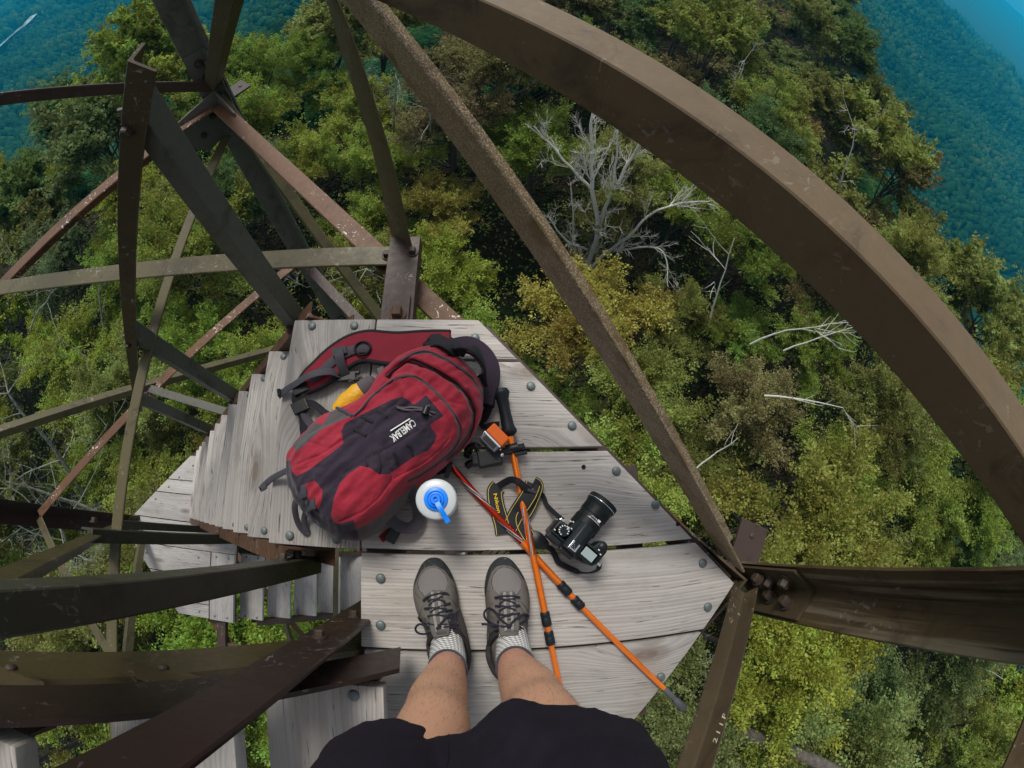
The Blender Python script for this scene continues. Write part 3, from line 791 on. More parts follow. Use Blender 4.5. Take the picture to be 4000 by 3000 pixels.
m = MB(); m.ribbon(L1([(595, 215), (600, 265), (615, 330), (640, 385), (650, 405)], [.052, .055, .045, .03, .022]), .026, .003, UPZ); m.build('webbing', M['web'], strap, smooth=50)
m = MB(); q = W(*c1(650, 408), .02); m.box(q, (.028, .003, 0), (-.0015, .0125, 0), (0, 0, .006)); m.box(q + Vector((.03, .012, 0)), (.008, .001, 0), (0, .004, 0), (0, 0, .005)); m.box(q + Vector((.03, -.008, 0)), (.008, .001, 0), (0, .004, 0), (0, 0, .005)); m.build('buckle', M['plastic'], strap, bevel=.002)
m = MB(); m.ribbon(L1([(620, 400), (540, 372), (450, 378), (370, 405), (290, 455), (220, 500), (165, 545)], [.02, .045, .055, .052, .035, .02, .008]), .024, .003, [Vector((.1, .3, 1))] * 37); m.build('webbing', M['web'], strap, smooth=50)
m = MB(); m.ribbon([W(*c1(165, 500), .012), W(*c1(172, 550), .012)], .010, .012, UPZ); m.build('webbing_end', M['black'], strap, smooth=50)
m = MB(); m.ribbon(L1([(345, 470), (300, 520), (288, 575), (315, 640), (340, 700), (345, 770), (350, 830), (330, 900), (295, 945)], [.02, .02, .02, .018, .02, .03, .035, .03, .03]), .026, .003, UPZ); m.build('webbing', M['black'], strap, smooth=50)
for a_, z_ in (((318, 490), .024), ((318, 625), .022)):
    q = W(*c1(*a_), z_); m = MB(); m.box(q, (.021, .010, 0), (-.009, .015, 0), (0, 0, .006)); m.build('slider', M['plastic'], strap, bevel=.0025)
for pts, zz, wdt, mt in (
    ([(345, 600), (400, 598), (450, 630), (490, 665), (530, 690)], [.012, .03, .05, .06, .06], .020, 'black'),
    ([(330, 625), (350, 680), (385, 740), (425, 775), (440, 760)], [.015, .02, .03, .05, .06], .022, 'web'),
    ([(225, 1083), (170, 1110), (110, 1145), (60, 1190), (40, 1213), (75, 1190)], [.05, .03, .015, .008, .008, .012], .018, 'web'),
    ([(300, 1270), (280, 1340), (292, 1430), (325, 1500), (368, 1532), (350, 1470), (352, 1400), (390, 1330)], [.06, .05, .03, .015, .006, .015, .03, .06], .016, 'web'),
    ([(935, 1380), (985, 1450), (1060, 1495), (1120, 1495), (1165, 1450), (1170, 1370), (1140, 1290)], [.09, .075, .05, .035, .03, .04, .06], .030, 'web'),
    ([(1180, 230), (1200, 205), (1235, 205), (1240, 225)], [.12, .125, .12, .11], .006, 'cord')):
    m = MB(); pp = L1(pts, zz); m.ribbon(pp, wdt, .003, [Vector((.25, .25, 1))] * len(pp)); m.build('webbing', M[mt], pack, smooth=50)
m = MB(); q = W(*c1(990, 1535), .012); m.box(q, (.012, .022, 0), (-.013, .007, 0), (0, 0, .006)); m.build('buckle', M['plastic'], pack, bevel=.002)
m = MB(); m.ribbon([W(*c1(970, 1520), .010), W(*c1(900, 1580), .004)], .02, .003, UPZ); m.build('webbing', M['redpad'], pack)
m = MB(); q = W(*c1(905, 390), .07); m.box(q, (.010, .004, 0), (-.005, .018, 0), (0, 0, .008)); m.build('buckle', M['plastic'], pack, bevel=.002)
m = MB(); m.ribbon(L1([(905, 400), (890, 450), (850, 490)], [.075, .06, .05]), .022, .004, UPZ); m.build('webbing', M['web'], pack, smooth=50)
# grab handle, second strap root, hanging parts on the right
m = MB(); pp = L1([(1290, 200), (1340, 178), (1400, 200), (1440, 245), (1470, 215), (1530, 195), (1590, 230), (1640, 310), (1650, 400), (1625, 450)], [.10, .12, .13, .12, .14, .16, .16, .14, .11, .09]); m.ribbon(pp, .038, .006, [Vector((.5, .5, .7))] * len(pp)); m.build('grab_handle', M['black'], pack, smooth=50)
m = MB(); pp = L1([(1420, 195), (1530, 180), (1620, 230), (1680, 320), (1690, 420), (1660, 520), (1640, 600)], [.05, .05, .05, .05, .05, .045, .04]); m.ribbon(pp, .05, .016, UPZ); m.build('shoulder_strap', M['purplecloth'], pack, smooth=50)
m = MB(); pp = L1([(1300, 195), (1250, 160), (1330, 150), (1400, 180), (1440, 250)], [.07, .09, .10, .11, .12]); m.ribbon(pp, .045, .012, [Vector((.3, .3, 1))] * len(pp)); m.build('webbing', M['black'], pack, smooth=50)
m = MB(); pp = L1([(1310, 1040), (1330, 1075), (1345, 1110)], [.06, .04, .03]); m.ribbon(pp, .03, .008, UPZ); q = W(*c1(1385, 1080), .04); m.box(q, (.006, .020, 0), (-.006, .002, 0), (0, 0, .006)); m.build('buckle', M['plastic'], pack, bevel=.0015)
m = MB(); m.tube(L1([(1110, 1150), (1160, 1150), (1230, 1140), (1320, 1120), (1380, 1100)], [.11, .09, .07, .05, .04]), .003, 6); m.tube(L1([(1105, 1160), (1150, 1175), (1200, 1180)], [.11, .09, .08]), .0035, 6); m.build('cord', M['cord'], pack, smooth=60)
m = MB(); m.ribbon(L1([(1060, 1185), (1100, 1200), (1120, 1250), (1115, 1290)], [.12, .115, .10, .08]), .02, .005, UPZ); m.build('pocket_hem', M['web'], pack, smooth=50)
m = MB(); m.tube(onp([(560, 625), (600, 640), (650, 665), (690, 692)], .002), .004, 6); m.build('pocket_hem', M['web'], pack, smooth=60)
for a_ in ((335, 1235), (395, 1320)):
    m = MB(); m.ribbon([hp(*c1(a_[0] - 30, a_[1] + 22), .003), hp(*c1(*a_), .004), hp(*c1(a_[0] + 28, a_[1] - 8), .003)], .03, .004, UPZ); m.build('loop', M['web'], pack, smooth=50)

# yellow stuff sack in the side pocket
a_, b_ = W(*c1(628, 628), .095), W(*c1(772, 510), .105)
bag2 = thing('stuff_sack', 'small yellow rolled stuff sack with a grey end poking out of the rucksack side pocket', 'stuff sack', (a_.x, a_.y, .03))
t = MT('yellow_nylon'); n_ = t.noise(t.mapping(t.coord(), (1, 1, 1)), 60, 5, .65)
t.set(Base__Color=t.mix(n_, (.62, .30, .003), (.80, .43, .010)), Roughness=.42, Specular__IOR__Level=.5); t.bump(t.noise(t.coord(), 55, 4, .6), .9, .006); M['yellow'] = t.m
ax = (b_ - a_); L = ax.length
m = MB(); m.lathe(a_, ax, [(.020, -.02), (.026, 0), (.030, L * .25), (.0285, L * .55), (.030, L * .8), (.026, L)], 28); m.build('sack', M['yellow'], bag2, smooth=60)
m = MB(); m.lathe(a_ + ax, ax, [(.026, -.002), (.0265, .012), (.023, .022), (.024, .030), (.018, .040), (.010, .043)], 20); e = a_ + ax * 1.18
m.tube([e, e + Vector((.004, .012, .005)), e + Vector((-.02, .035, -.01)), e + Vector((-.06, .03, -.04)), W(*c1(670, 440), .006)], .0025, 6); m.build('collar', M['cord'], bag2, smooth=50)

# ================================================================ drinking bottle
BZ = .205
bc = W(1703, 1950, BZ); bb = Vector((bc.x, bc.y, 0))
bot = thing('water_bottle', 'translucent white drinking bottle with a bright blue flip cap standing beside the rucksack', 'bottle', bb)
t = MT('milky_plastic'); t.set(Base__Color=(.50, .54, .54), Roughness=.32, Specular__IOR__Level=.5, Subsurface__Weight=.35); t.b.inputs['Subsurface Radius'].default_value = (.02, .02, .02); t.bump(t.noise(t.coord(), 120, 3), .05, .001); M['milky'] = t.m
M['blue'] = plain('blue_plastic', (.002, .22, .88), .35, .5, 0, .08)
M['blue2'] = plain('blue_plastic_dark', (.002, .12, .55), .4, .5, 0, .1)
m = MB(); m.lathe(bb, UPZ, [(.034, 0), (.037, .004), (.037, .12), (.034, .135), (.034, .15), (.0385, .16), (.0435, .168), (.0445, .176), (.0445, .198), (.043, .203), (.040, BZ), (.026, BZ + .001)], 64); m.build('bottle_body', M['milky'], bot, smooth=40)
m = MB(); m.lathe(bb, UPZ, [(.0258, BZ - .004), (.0258, BZ + .003), (.0245, BZ + .006), (.0185, BZ + .008), (.017, BZ + .013), (.0165, BZ + .013), (.016, BZ + .0095), (.0125, BZ + .010), (.0115, BZ + .017), (.0105, BZ + .018), (.0095, BZ + .0165), (.006, BZ + .0165), (.0055, BZ + .0185), (.0042, BZ + .0185), (.0036, BZ + .013), (.0001, BZ + .013)], 48); cap = m.build('cap', M['blue'], bot, smooth=35)
m = MB(); q0 = Vector((bc.x + .004, bc.y - .008, BZ + .017)); q1 = W(1751, 2040, BZ + .012)
m.ribbon(catmull([q0, q0.lerp(q1, .35) + Vector((0, 0, .004)), q0.lerp(q1, .75) + Vector((0, 0, .001)), q1], 6), [.0115] * 7 + [.0105] * 6 + [.0115] * 6, .0045, UPZ); m.build('flip_lever', M['blue'], cap, smooth=50)

# ================================================================ trekking poles
t = MT('orange_anodised'); co = t.coord(); g = t.noise(t.mapping(co, (60, 60, 60)), 1, 3)
t.set(Base__Color=t.mix(g, (.85, .17, .016), (.98, .26, .03)), Roughness=.25, Metallic=.55, Specular__IOR__Level=.6); M['orange'] = t.m
t = MT('orange_decorated'); co = t.coord()
w_ = t.n('ShaderNodeTexNoise', Vector=t.mapping(co, (9, 9, 9)), Scale=1., Detail=1.); sp = t.n('ShaderNodeSeparateXYZ', Vector=co)
st_ = t.math('SINE', t.math('ADD', t.math('MULTIPLY', sp.outputs['Y'], 38.), t.math('MULTIPLY', sp.outputs['X'], 520.)))
msk = t.step(t.noise(co, 11, 1), .48, .54)
c = t.mix(t.math('MULTIPLY', t.step(st_, .35, .5), msk), (.88, .17, .018), (.70, .70, .72))
c = t.mix(t.math('MULTIPLY', t.step(st_, .93, .98), msk), c, (.02, .015, .02))
t.set(Base__Color=c, Roughness=.22, Metallic=.8, Specular__IOR__Level=.6); M['deco'] = t.m
t = MT('red_decorated'); co = t.coord(); sp = t.n('ShaderNodeSeparateXYZ', Vector=co)
st_ = t.math('SINE', t.math('ADD', t.math('MULTIPLY', sp.outputs['Y'], -195.), t.math('MULTIPLY', sp.outputs['X'], -150.)))
c = t.mix(t.step(st_, .55, .62), (.50, .035, .012), (.58, .57, .58)); c = t.mix(t.step(st_, .95, .985), c, (.02, .01, .01))
t.set(Base__Color=c, Roughness=.22, Metallic=.8, Specular__IOR__Level=.6); M['rdeco'] = t.m
M['rubber'] = plain('black_rubber', (.010, .013, .016), .5, .25, 0, .2, 80, .15)
M['greyrub'] = plain('grey_rubber', (.07, .075, .08), .6, .4, 0, .2, 80, .15)
def pole(label, pts, zs, grip=None):
    "pts: pixel stations from handle to tip"
    P = [W(x, y, z) for (x, y), z in zip(pts, zs)]
    th = thing('trekking_pole', label, 'trekking pole', (P[0].x, P[0].y, 0), 'trekking poles crossed on the planks')
    return th, P
# upper pole: grip beside the rucksack, tip behind the right knee
tA, PA = pole('orange trekking pole with its black grip up, running past the shoes under the camera strap', [(1991, 1700), (2045, 1985), (2082, 2168), (2110, 2302), (2128, 2395), (2145, 2482), (2187, 2681), (2203, 2760)], [.024, .024, .024, .023, .022, .021, .019, .018])
S = lambda P, i, j, r, mat, nm, th, seg=18: (lambda m: (m.tube([P[i], P[j]], r, seg), m.build(nm, mat, th, smooth=40))[1])(MB())
ia = PA[0]; 
up_ = S(PA, 0, 1, .0088, M['orange'], 'upper_shaft', tA)
S(PA, 1, 2, .0089, M['deco'], 'decorated_sleeve', tA); S(PA, 2, 4, .0088, M['orange'], 'upper_shaft', tA)
def collar(p, d, L, r, th):
    m = MB(); m.lathe(p, d, [(r * .86, 0), (r, L * .08), (r, L * .3), (r * .94, L * .34), (r * .94, L * .4), (r, L * .44), (r, L * .92), (r * .86, L)], 20); m.build('locking_collar', M['rubber'], th, smooth=35)
dA = (PA[5] - PA[4]).normalized()
collar(PA[4] - dA * .004, dA, .038, .0122, tA); m = MB(); m.tube([PA[4] + dA * .03, PA[4] + dA * .052], .0078, 14); m.build('middle_shaft', M['orange'], tA, smooth=40)
collar(PA[4] + dA * .048, dA, .036, .0122, tA); m = MB(); m.tube([PA[4] + dA * .08, PA[6], PA[7]], .0074, 16); m.build('lower_shaft', M['orange'], tA, smooth=40)
g0, g1 = W(1957, 1532, .034), PA[0]; gd = (g1 - g0); gl = gd.length
m = MB(); m.lathe(g0, gd, [(.004, -.010), (.018, -.008), (.0225, 0), (.022, .006), (.0165, .022), (.0150, .05), (.0155, gl * .55), (.0170, gl * .8), (.0215, gl * .9), (.0205, gl * .95), (.0150, gl), (.009, gl + .004)], 28)
for k in range(7): m.dome(g0 + gd * (.40 + k * .055) + Vector((-.0125, -.003, .006)), (-.8, -.2, .6), .0022, .001)
gr = m.build('grip', M['rubber'], tA, smooth=50)
m = MB(); pp = catmull([W(*c2(650, 240), .03), W(*c2(600, 260), .03), W(*c2(590, 380), .022), W(*c2(560, 480), .018), W(*c2(520, 560), .012), W(*c2(480, 620), .008), W(*c2(520, 690), .008), W(*c2(620, 660), .012), W(*c2(740, 650), .02)], 6)
m.ribbon(pp, [.030] * 14 + [.022] * 14 + [.014] * 21, .003, UPZ); m.build('wrist_strap', M['black'], tA, smooth=50)
# lower pole: from under the rucksack to the rubber tip beyond the edge
tB, PB = pole('orange and silver trekking pole lying underneath the other, its grey tip past the plank edge', [(1700, 1745), (1850, 1921), (2040, 2118), (2120, 2203), (2190, 2282), (2237, 2333), (2422, 2530), (2597, 2692), (2672, 2768)], [.012] * 9)
S(PB, 0, 1, .0085, M['rdeco'], 'decorated_sleeve', tB); S(PB, 1, 2, .0085, M['rdeco'], 'decorated_sleeve', tB); S(PB, 2, 4, .0086, M['orange'], 'upper_shaft', tB)
dB = (PB[6] - PB[4]).normalized()
collar(PB[4] - dB * .004, dB, .038, .0122, tB); m = MB(); m.tube([PB[4] + dB * .03, PB[4] + dB * .056], .0078, 14); m.build('middle_shaft', M['orange'], tB, smooth=40)
collar(PB[4] + dB * .050, dB, .034, .0122, tB); m = MB(); m.tube([PB[4] + dB * .08, PB[7]], .0073, 16); m.build('lower_shaft', M['orange'], tB, smooth=40)
m = MB(); d_ = PB[8] - PB[7]; L = d_.length; m.lathe(PB[7], d_, [(.0075, -.004), (.0092, 0), (.0085, L * .42), (.0075, L * .47), (.0075, L * .5), (.0100, L * .54), (.0128, L * .95), (.011, L)], 20); m.build('rubber_tip', M['greyrub'], tB, smooth=40)

# ================================================================ small action camera clamped to the pole
q = W(*c2(720, 820), .055); q0_ = Vector((q.x, q.y, 0))
ac = thing('action_camera', 'small clear cased camera with an orange float and black clamp beside the pole grip', 'action camera', q0_)
M['orangefoam'] = plain('orange_foam', (.80, .135, .004), .55, .4, 0, .08, 150, .1)
M['chrome'] = plain('bright_metal', (.75, .76, .78), .2, .5, 1., .05)
t = MT('clear_case'); t.set(Base__Color=(.10, .095, .115), Roughness=.12, Specular__IOR__Level=.6, Coat__Weight=.6); M['case'] = t.m
ex = (W(*c2(860, 880), .05) - W(*c2(660, 680), .05)); ex.z = 0; el = ex.length; ex.normalize(); ey = Vector((-ex.y, ex.x, 0))
fc = W(*c2(712, 822), .058)
m = MB(); m.box(fc, ex * .028, ey * .0150, Vector((0, 0, .020))); fl = m.build('float', M['orangefoam'], ac, bevel=.004)
m = MB(); m.box(fc - ey * .028, ex * .027, ey * .0110, Vector((0, 0, .022))); hs = m.build('housing', M['case'], ac, bevel=.003)
m = MB(); m.box(fc - ey * .0190 + Vector((0, 0, .022)), ex * .028, ey * .0024, Vector((0, 0, .0022))); m.build('housing_rim', M['chrome'], hs, bevel=.0008)
m = MB(); m.box(fc - ey * .029 + Vector((0, 0, .022)), ex * .019, ey * .006, Vector((0, 0, .0012))); m.build('housing_window', M['plastic'], hs, bevel=.0005)
bx_ = (W(*c2(740, 1100), .03) - W(*c2(460, 1150), .03)); bx_.z = 0; bx_.normalize(); by_ = Vector((-bx_.y, bx_.x, 0)); bcn = W(*c2(600, 1145), .03)
m = MB(); m.box(bcn, bx_ * .031, by_ * .021, Vector((0, 0, .018))); m.box(bcn - bx_ * .037, bx_ * .010, by_ * .013, Vector((0, 0, .014)))
m.box(bcn + bx_ * .044 + by_ * .010, bx_ * .02, by_ * .009, Vector((0, 0, .012))); m.build('clamp', M['plastic'], ac, bevel=.004)
m = MB(); pp = [W(*c2(x, y), z) for x, y, z in ((450, 1000, .04), (380, 960, .04), (300, 1000, .03), (270, 1100, .015), (300, 1060, .03))]
m.tube(catmull(pp, 5), .009, 8); m.tube(catmull([W(*c2(440, 1180), .02), W(*c2(340, 1210), .015), W(*c2(270, 1250), .008)], 4), [.008] * 5 + [.010] * 4, 8); m.build('mount_arm', M['plastic'], ac, smooth=50)
m = MB(); e0 = W(*c2(890, 1015), .03); e1 = W(*c2(1100, 965), .032); dd = (e1 - e0).normalized()
m.tube([e0 - dd * .01, e0 + dd * .022], .0135, 14); m.bar(e0 + dd * .015, e1, UPZ, dd.cross(UPZ), .018, .014); m.bar(e0 + dd * .01 - by_ * .016, e0 + dd * .042 - by_ * .018, UPZ, dd.cross(UPZ), .016, .009); m.build('pole_clamp', M['plastic'], ac, smooth=40)
m = MB(); m.dome(W(*c2(775, 1095), .05), UPZ, .0055, .004); m.dome(W(*c2(752, 1020), .052), UPZ, .003, .003); m.build('screw', M['chrome'], ac, smooth=60)

# ================================================================ reflex camera
e1 = W(*c3(1620, 1190), .06) - W(*c3(1130, 770), .06); e1.z = 0; e1.normalize()     # along the body towards the grip
e2 = Vector((-e1.y, e1.x, 0))                                                       # lens direction
cc = W(*c3(1345, 985), .085); cc.z = 0
cam_t = thing('reflex_camera', 'black digital reflex camera with a wide lens standing on the planks', 'camera', cc)
t = MT('camera_black'); t.set(Base__Color=(.006, .011, .013), Roughness=.42, Specular__IOR__Level=.28); t.bump(t.noise(t.coord(), 900, 2), .25, .0006); M['cam'] = t.m
t = MT('lens_rubber'); sp = t.n('ShaderNodeSeparateXYZ', Vector=t.coord('Generated')); t.set(Base__Color=(.007, .011, .012), Roughness=.5, Specular__IOR__Level=.25); M['lensrub'] = t.m
M['lcd'] = plain('grey_display', (.30, .38, .38), .15, .6, 0, .05)
M['glass'] = plain('dark_lens_glass', (.006, .008, .012), .05, .8, 0, .1)
def cx(x, y, z): return cc + e1 * x + e2 * y + Vector((0, 0, z))
m = MB(); m.box(cx(0, 0, .053), e1 * .067, e2 * .019, UPZ * .050)
m.prism(cx(0, 0, .05), cx(0, 0, .103), [(-.067, -.020), (.060, -.020), (.072, -.008), (.072, .03), (.064, .045), (.050, .048), (.040, .036), (.036, .020), (-.05, .020), (-.067, .012)], e1, e2)
body = m.build('body', M['cam'], cam_t, bevel=.005, smooth=40)
m = MB(); m.prism(cx(-.004, -.030, .098), cx(-.004, .048, .088), [(-.030, -.02), (-.022, .014), (-.010, .024), (.010, .024), (.022, .014), (.030, -.02)], e1, UPZ)
m.build('viewfinder_hump', M['cam'], body, bevel=.003, smooth=40)
m = MB(); m.box(cx(-.004, -.030, .088), e1 * .02, e2 * .010, UPZ * .012); m.box(cx(-.046, -.026, .075), e1 * .02, e2 * .008, UPZ * .02); m.build('eyepiece', M['rubber'], body, bevel=.003)
m = MB(); m.lathe(cx(-.045, .002, .103), UPZ, [(.0155, 0), (.0155, .007), (.014, .0085), (.0001, .0085)], 28); dial = m.build('mode_dial', M['cam'], body, smooth=35)
m = MB()
for k in range(10):
    a = k * 2 * math.pi / 12; m.box(cx(-.045 + math.cos(a) * .0115, .002 + math.sin(a) * .0115, .1117), e1 * .0016, e2 * .0013, UPZ * .0003)
m.box(cx(-.041, .012, .1117), e1 * .0012, e2 * .004, UPZ * .0003)
m.build('dial_marks', M['white'], dial)
for x, y in ((-.062, -.010), (-.033, .018), (-.046, .030), (-.040, .033), (.052, .022), (.057, .030), (.062, .016)):
    m = MB(); m.box(cx(x, y, .1035), e1 * .0022, e2 * .0012, UPZ * .0005); m.build('control_mark', M['white'], body)
m = MB(); m.box(cx(-.004, -.012, .1225), e1 * .0105, e2 * .0105, UPZ * .0012); hsn = m.build('hot_shoe', M['chrome'], body, bevel=.0006)
m = MB(); m.box(cx(-.004, -.010, .1238), e1 * .006, e2 * .0085, UPZ * .0004); m.build('hot_shoe_recess', M['plastic'], hsn)
m = MB()
for dx, dy in ((0, -.001), (-.003, -.004), (.003, -.004), (-.003, .002)): m.lathe(cx(-.004 + dx, -.011 + dy, .1241), UPZ, [(.0010, 0), (.001, .0003)], 8)
m.build('hot_shoe_contacts', M['chrome'], hsn)
m = MB(); m.box(cx(.040, -.002, .1035), e1 * .0175, e2 * .0115, UPZ * .0012); m.build('top_display', M['lcd'], body, bevel=.0008)
m = MB(); m.lathe(cx(.056, .034, .101), UPZ, [(.010, 0), (.010, .004), (.007, .006), (.0001, .006)], 20); m.dome(cx(.040, .017, .103), UPZ, .003, .002); m.build('shutter_button', M['plastic'], body, smooth=40)
m = MB(); m.box(cx(.0, -.0215, .05), e1 * .042, e2 * .0025, UPZ * .032); m.build('rear_display', M['plastic'], body, bevel=.001)
m = MB(); lo = cx(-.004, .018, .053)
m.lathe(lo, e2, [(.032, 0), (.033, .010), (.034, .014), (.034, .020), (.0365, .022), (.0365, .052), (.0355, .053), (.0355, .064), (.037, .066), (.037, .088), (.0385, .092), (.0415, .100), (.0415, .112), (.0405, .114), (.0355, .114), (.030, .106), (.024, .100), (.0001, .102)], 56)
lens = m.build('lens', M['lensrub'], body, smooth=30)
m = MB()
for a in range(72):
    an = a * 2 * math.pi / 72; rr = e1 * math.cos(an) + UPZ * math.sin(an); tt = -e1 * math.sin(an) + UPZ * math.cos(an)
    m.box(lo + e2 * .037 + rr * .0366, tt * .0009, e2 * .0135, rr * .0006); m.box(lo + e2 * .077 + rr * .0371, tt * .0009, e2 * .0095, rr * .0006)
m.build('lens_ribs', M['lensrub'], lens)
m = MB(); pts = [lo + e2 * .1015 + (e1 * math.cos(a) + UPZ * math.sin(a)) * .0414 for a in [k * math.pi / 24 for k in range(49)]]; m.tube(pts, .0008, 6); m.build('lens_ring', M['chrome'], lens, smooth=60)
m = MB(); m.lathe(lo + e2 * .1005, e2, [(.024, 0), (.016, .004), (.0001, .0055)], 30); m.build('lens_glass', M['glass'], lens, smooth=60)
def onlens(a, y): return lo + e2 * y + (e1 * math.sin(a) + UPZ * math.cos(a)) * .0372
lettering('lens_lettering', 'AT-X PRO', M['white'], lens, lambda u, v: onlens(-.25 + .62 * u, .0575 + v * .004) , 1.)
lettering('lens_lettering', 'SD 11-16 F2.8', M['white'], lens, lambda u, v: onlens(-.35 + .95 * u, .0530 + v * .003), 1.)
m = MB(); m.ribbon([onlens(-.45 + k * .1, .0525) for k in range(13)], .0006, .0004, UPZ); m.box(onlens(.42, .060), e1 * .004, e2 * .003, UPZ * .0004); m.build('lens_rule', M['white'], lens)
lettering('lens_lettering', '16 14 12', M['white'], lens, lambda u, v: onlens(-.5 + .5 * u, .0175 + v * .003) - UPZ * .0028, 1.)
# strap
t = MT('strap_band'); t.set(Base__Color=(.012, .012, .016), Roughness=.75); M['band'] = t.m
M['yel'] = plain('yellow_thread', (.62, .50, .10), .7, .2, 0, .1); M['yel2'] = plain('yellow_print', (.85, .55, .01), .6, .3, 0, .05)
def L3(pts, n=6): return catmull([W(*c3(x, y), z) for x, y, z in pts], n)
nar = MB()
p1 = L3([(1172, 675, .085), (1110, 625, .06), (1040, 560, .03), (965, 480, .012), (930, 390, .008), (880, 325, .010), (800, 300, .03), (720, 275, .04)])
nar.ribbon(p1, .0125, .003, UPZ)
p2 = L3([(720, 275, .040), (640, 215, .045), (570, 165, .045), (490, 150, .03), (400, 190, .014), (320, 240, .006)]); nar.ribbon(p2, .018, .003, UPZ)
p3 = L3([(960, 1025, .016), (1040, 1080, .010), (1085, 1170, .006), (1130, 1245, .006), (1250, 1310, .008), (1400, 1370, .02), (1540, 1380, .05), (1640, 1340, .075), (1665, 1280, .085)]); nar.ribbon(p3, .0145, .003, [UPZ] * 30 + [Vector((.3, -.6, .8))] * (len(p3) - 30))
strp = nar.build('neck_strap', M['black'], cam_t, smooth=50)
def band(pts, name='strap_band', ups=None, wdt=.042):
    P = L3(pts, 8); up = ups or UPZ
    m = MB(); m.ribbon(P, wdt, .0035, up); o = m.build(name, M['band'], strp, smooth=50)
    for s_ in (-1, 1):
        m = MB(); q = []
        for i, p in enumerate(P):
            d = (P[min(i + 1, len(P) - 1)] - P[max(i - 1, 0)]).normalized(); w_ = d.cross(Vector(up)).normalized(); q.append(p + w_ * s_ * wdt * .40 + Vector((0, 0, .0022)))
        m.ribbon(q, .0015, .0010, up); m.build('strap_edging', M['yel'], o)
    return o
b1 = band([(330, 235, .006), (285, 290, .006), (283, 380, .008), (305, 500, .010), (340, 620, .010), (375, 740, .008), (392, 868, .006)])
b2 = band([(440, 862, .005), (490, 760, .008), (570, 600, .014), (660, 460, .030), (740, 330, .034), (790, 200, .032)], wdt=.044)
b3 = band([(790, 195, .034), (835, 240, .030), (770, 420, .022), (700, 560, .020), (640, 640, .014), (640, 720, .010), (690, 830, .010), (760, 930, .012), (850, 965, .014)], wdt=.036)
def mapnk(u, v):
    P0 = np.array((262., 330.)); P1 = np.array((318., 590.)); q = P0 + (P1 - P0) * u + np.array((1., -.2)) * (v * 62)
    return W(*c3(*q), .0135)
lettering('lettering', 'Nikon', M['yel2'], b1, mapnk)
m = MB(); pp = L3([(770, 930, .015), (830, 950, .017), (900, 985, .017), (965, 1030, .015)], 5)
m.ribbon(pp, [.046] * 6 + [.046 - k * .0026 for k in range(10)], .006, UPZ); m.build('strap_end', M['plastic'], strp, smooth=50)
m = MB(); m.bar(W(*c3(712, 280), .042), W(*c3(835, 322), .034), UPZ, e2, .006, .008); m.build('strap_keeper', M['web'], strp, smooth=40)
for x, y in ((1172, 683), (1650, 1268)):
    m = MB(); m.box(W(*c3(x, y), .098), e1 * .006, e2 * .003, UPZ * .003); m.build('strap_lug', M['chrome'], body, bevel=.001)
# ================================================================ the person
person = thing('person', 'person in dark shorts and grey trail shoes standing on the landing, bare shins', 'person', (0, -.30, 0))
def loft(mb, rings, seg=28):
    "rings: (centre, rx, ry) horizontal ellipses from bottom to top, or (centre, rx, ry, normal)"
    vs = []
    for r in rings:
        c = Vector(r[0])
        for k in range(seg):
            a = 2 * math.pi * k / seg
            vs.append(c + Vector((math.cos(a) * r[1], math.sin(a) * r[2], 0)))
    n = len(rings)
    fs = [(i * seg + k, i * seg + (k + 1) % seg, (i + 1) * seg + (k + 1) % seg, (i + 1) * seg + k) for i in range(n - 1) for k in range(seg)]
    fs += [tuple(range(seg - 1, -1, -1)), tuple(range((n - 1) * seg, n * seg))]
    mb.add(vs, fs)
def dense(rings, n=4):
    a = catmull([r[0] for r in rings], n); b = catmull([(r[1], r[2], 0) for r in rings], n)
    return [(p, q.x, q.y) for p, q in zip(a, b)]
def fuse(mb, name, mat, parent, voxel, smooth=4, post=None):
    "one continuous surface out of overlapping closed lofts"
    o = mb.build(name, mat, parent, smooth=180)
    r = o.modifiers.new('r', 'REMESH'); r.mode = 'VOXEL'; r.voxel_size = voxel; r.use_smooth_shade = True
    s = o.modifiers.new('s', 'SMOOTH'); s.iterations = smooth; s.factor = .5
    dg = bpy.context.evaluated_depsgraph_get()
    me = bpy.data.meshes.new_from_object(o.evaluated_get(dg)); o.modifiers.clear(); old = o.data; o.data = me; bpy.data.meshes.remove(old)
    if not me.materials: me.materials.append(mat)
    if post:
        for v in me.vertices: post(v)
    me.polygons.foreach_set('use_smooth', [True] * len(me.polygons))
    return o
t = MT('skin'); co = t.coord(); n1 = t.noise(co, 9, 6, .65); n2 = t.noise(co, 90, 4, .7)
hair = t.step(t.noise(t.mapping(co, (420, 420, 60)), 1., 2, .5), .60, .66)
z_ = t.n('ShaderNodeSeparateXYZ', Vector=co).outputs['Z']
c = t.mix(n1, (.43, .225, .135), (.54, .315, .20))
c = t.mix(t.math('MULTIPLY', t.step(z_, .30, .10), .45), c, (.50, .20, .165))
c = t.mix(t.math('MULTIPLY', n2, .25), c, (.30, .13, .09))
c = t.mix(t.math('MULTIPLY', hair, .22), c, (.09, .05, .035))
t.set(Base__Color=c, Roughness=.55, Specular__IOR__Level=.35, Subsurface__Weight=.12); t.b.inputs['Subsurface Radius'].default_value = (.012, .005, .003)
t.bump(n2, .15, .002); M['skin'] = t.m
b = MB()
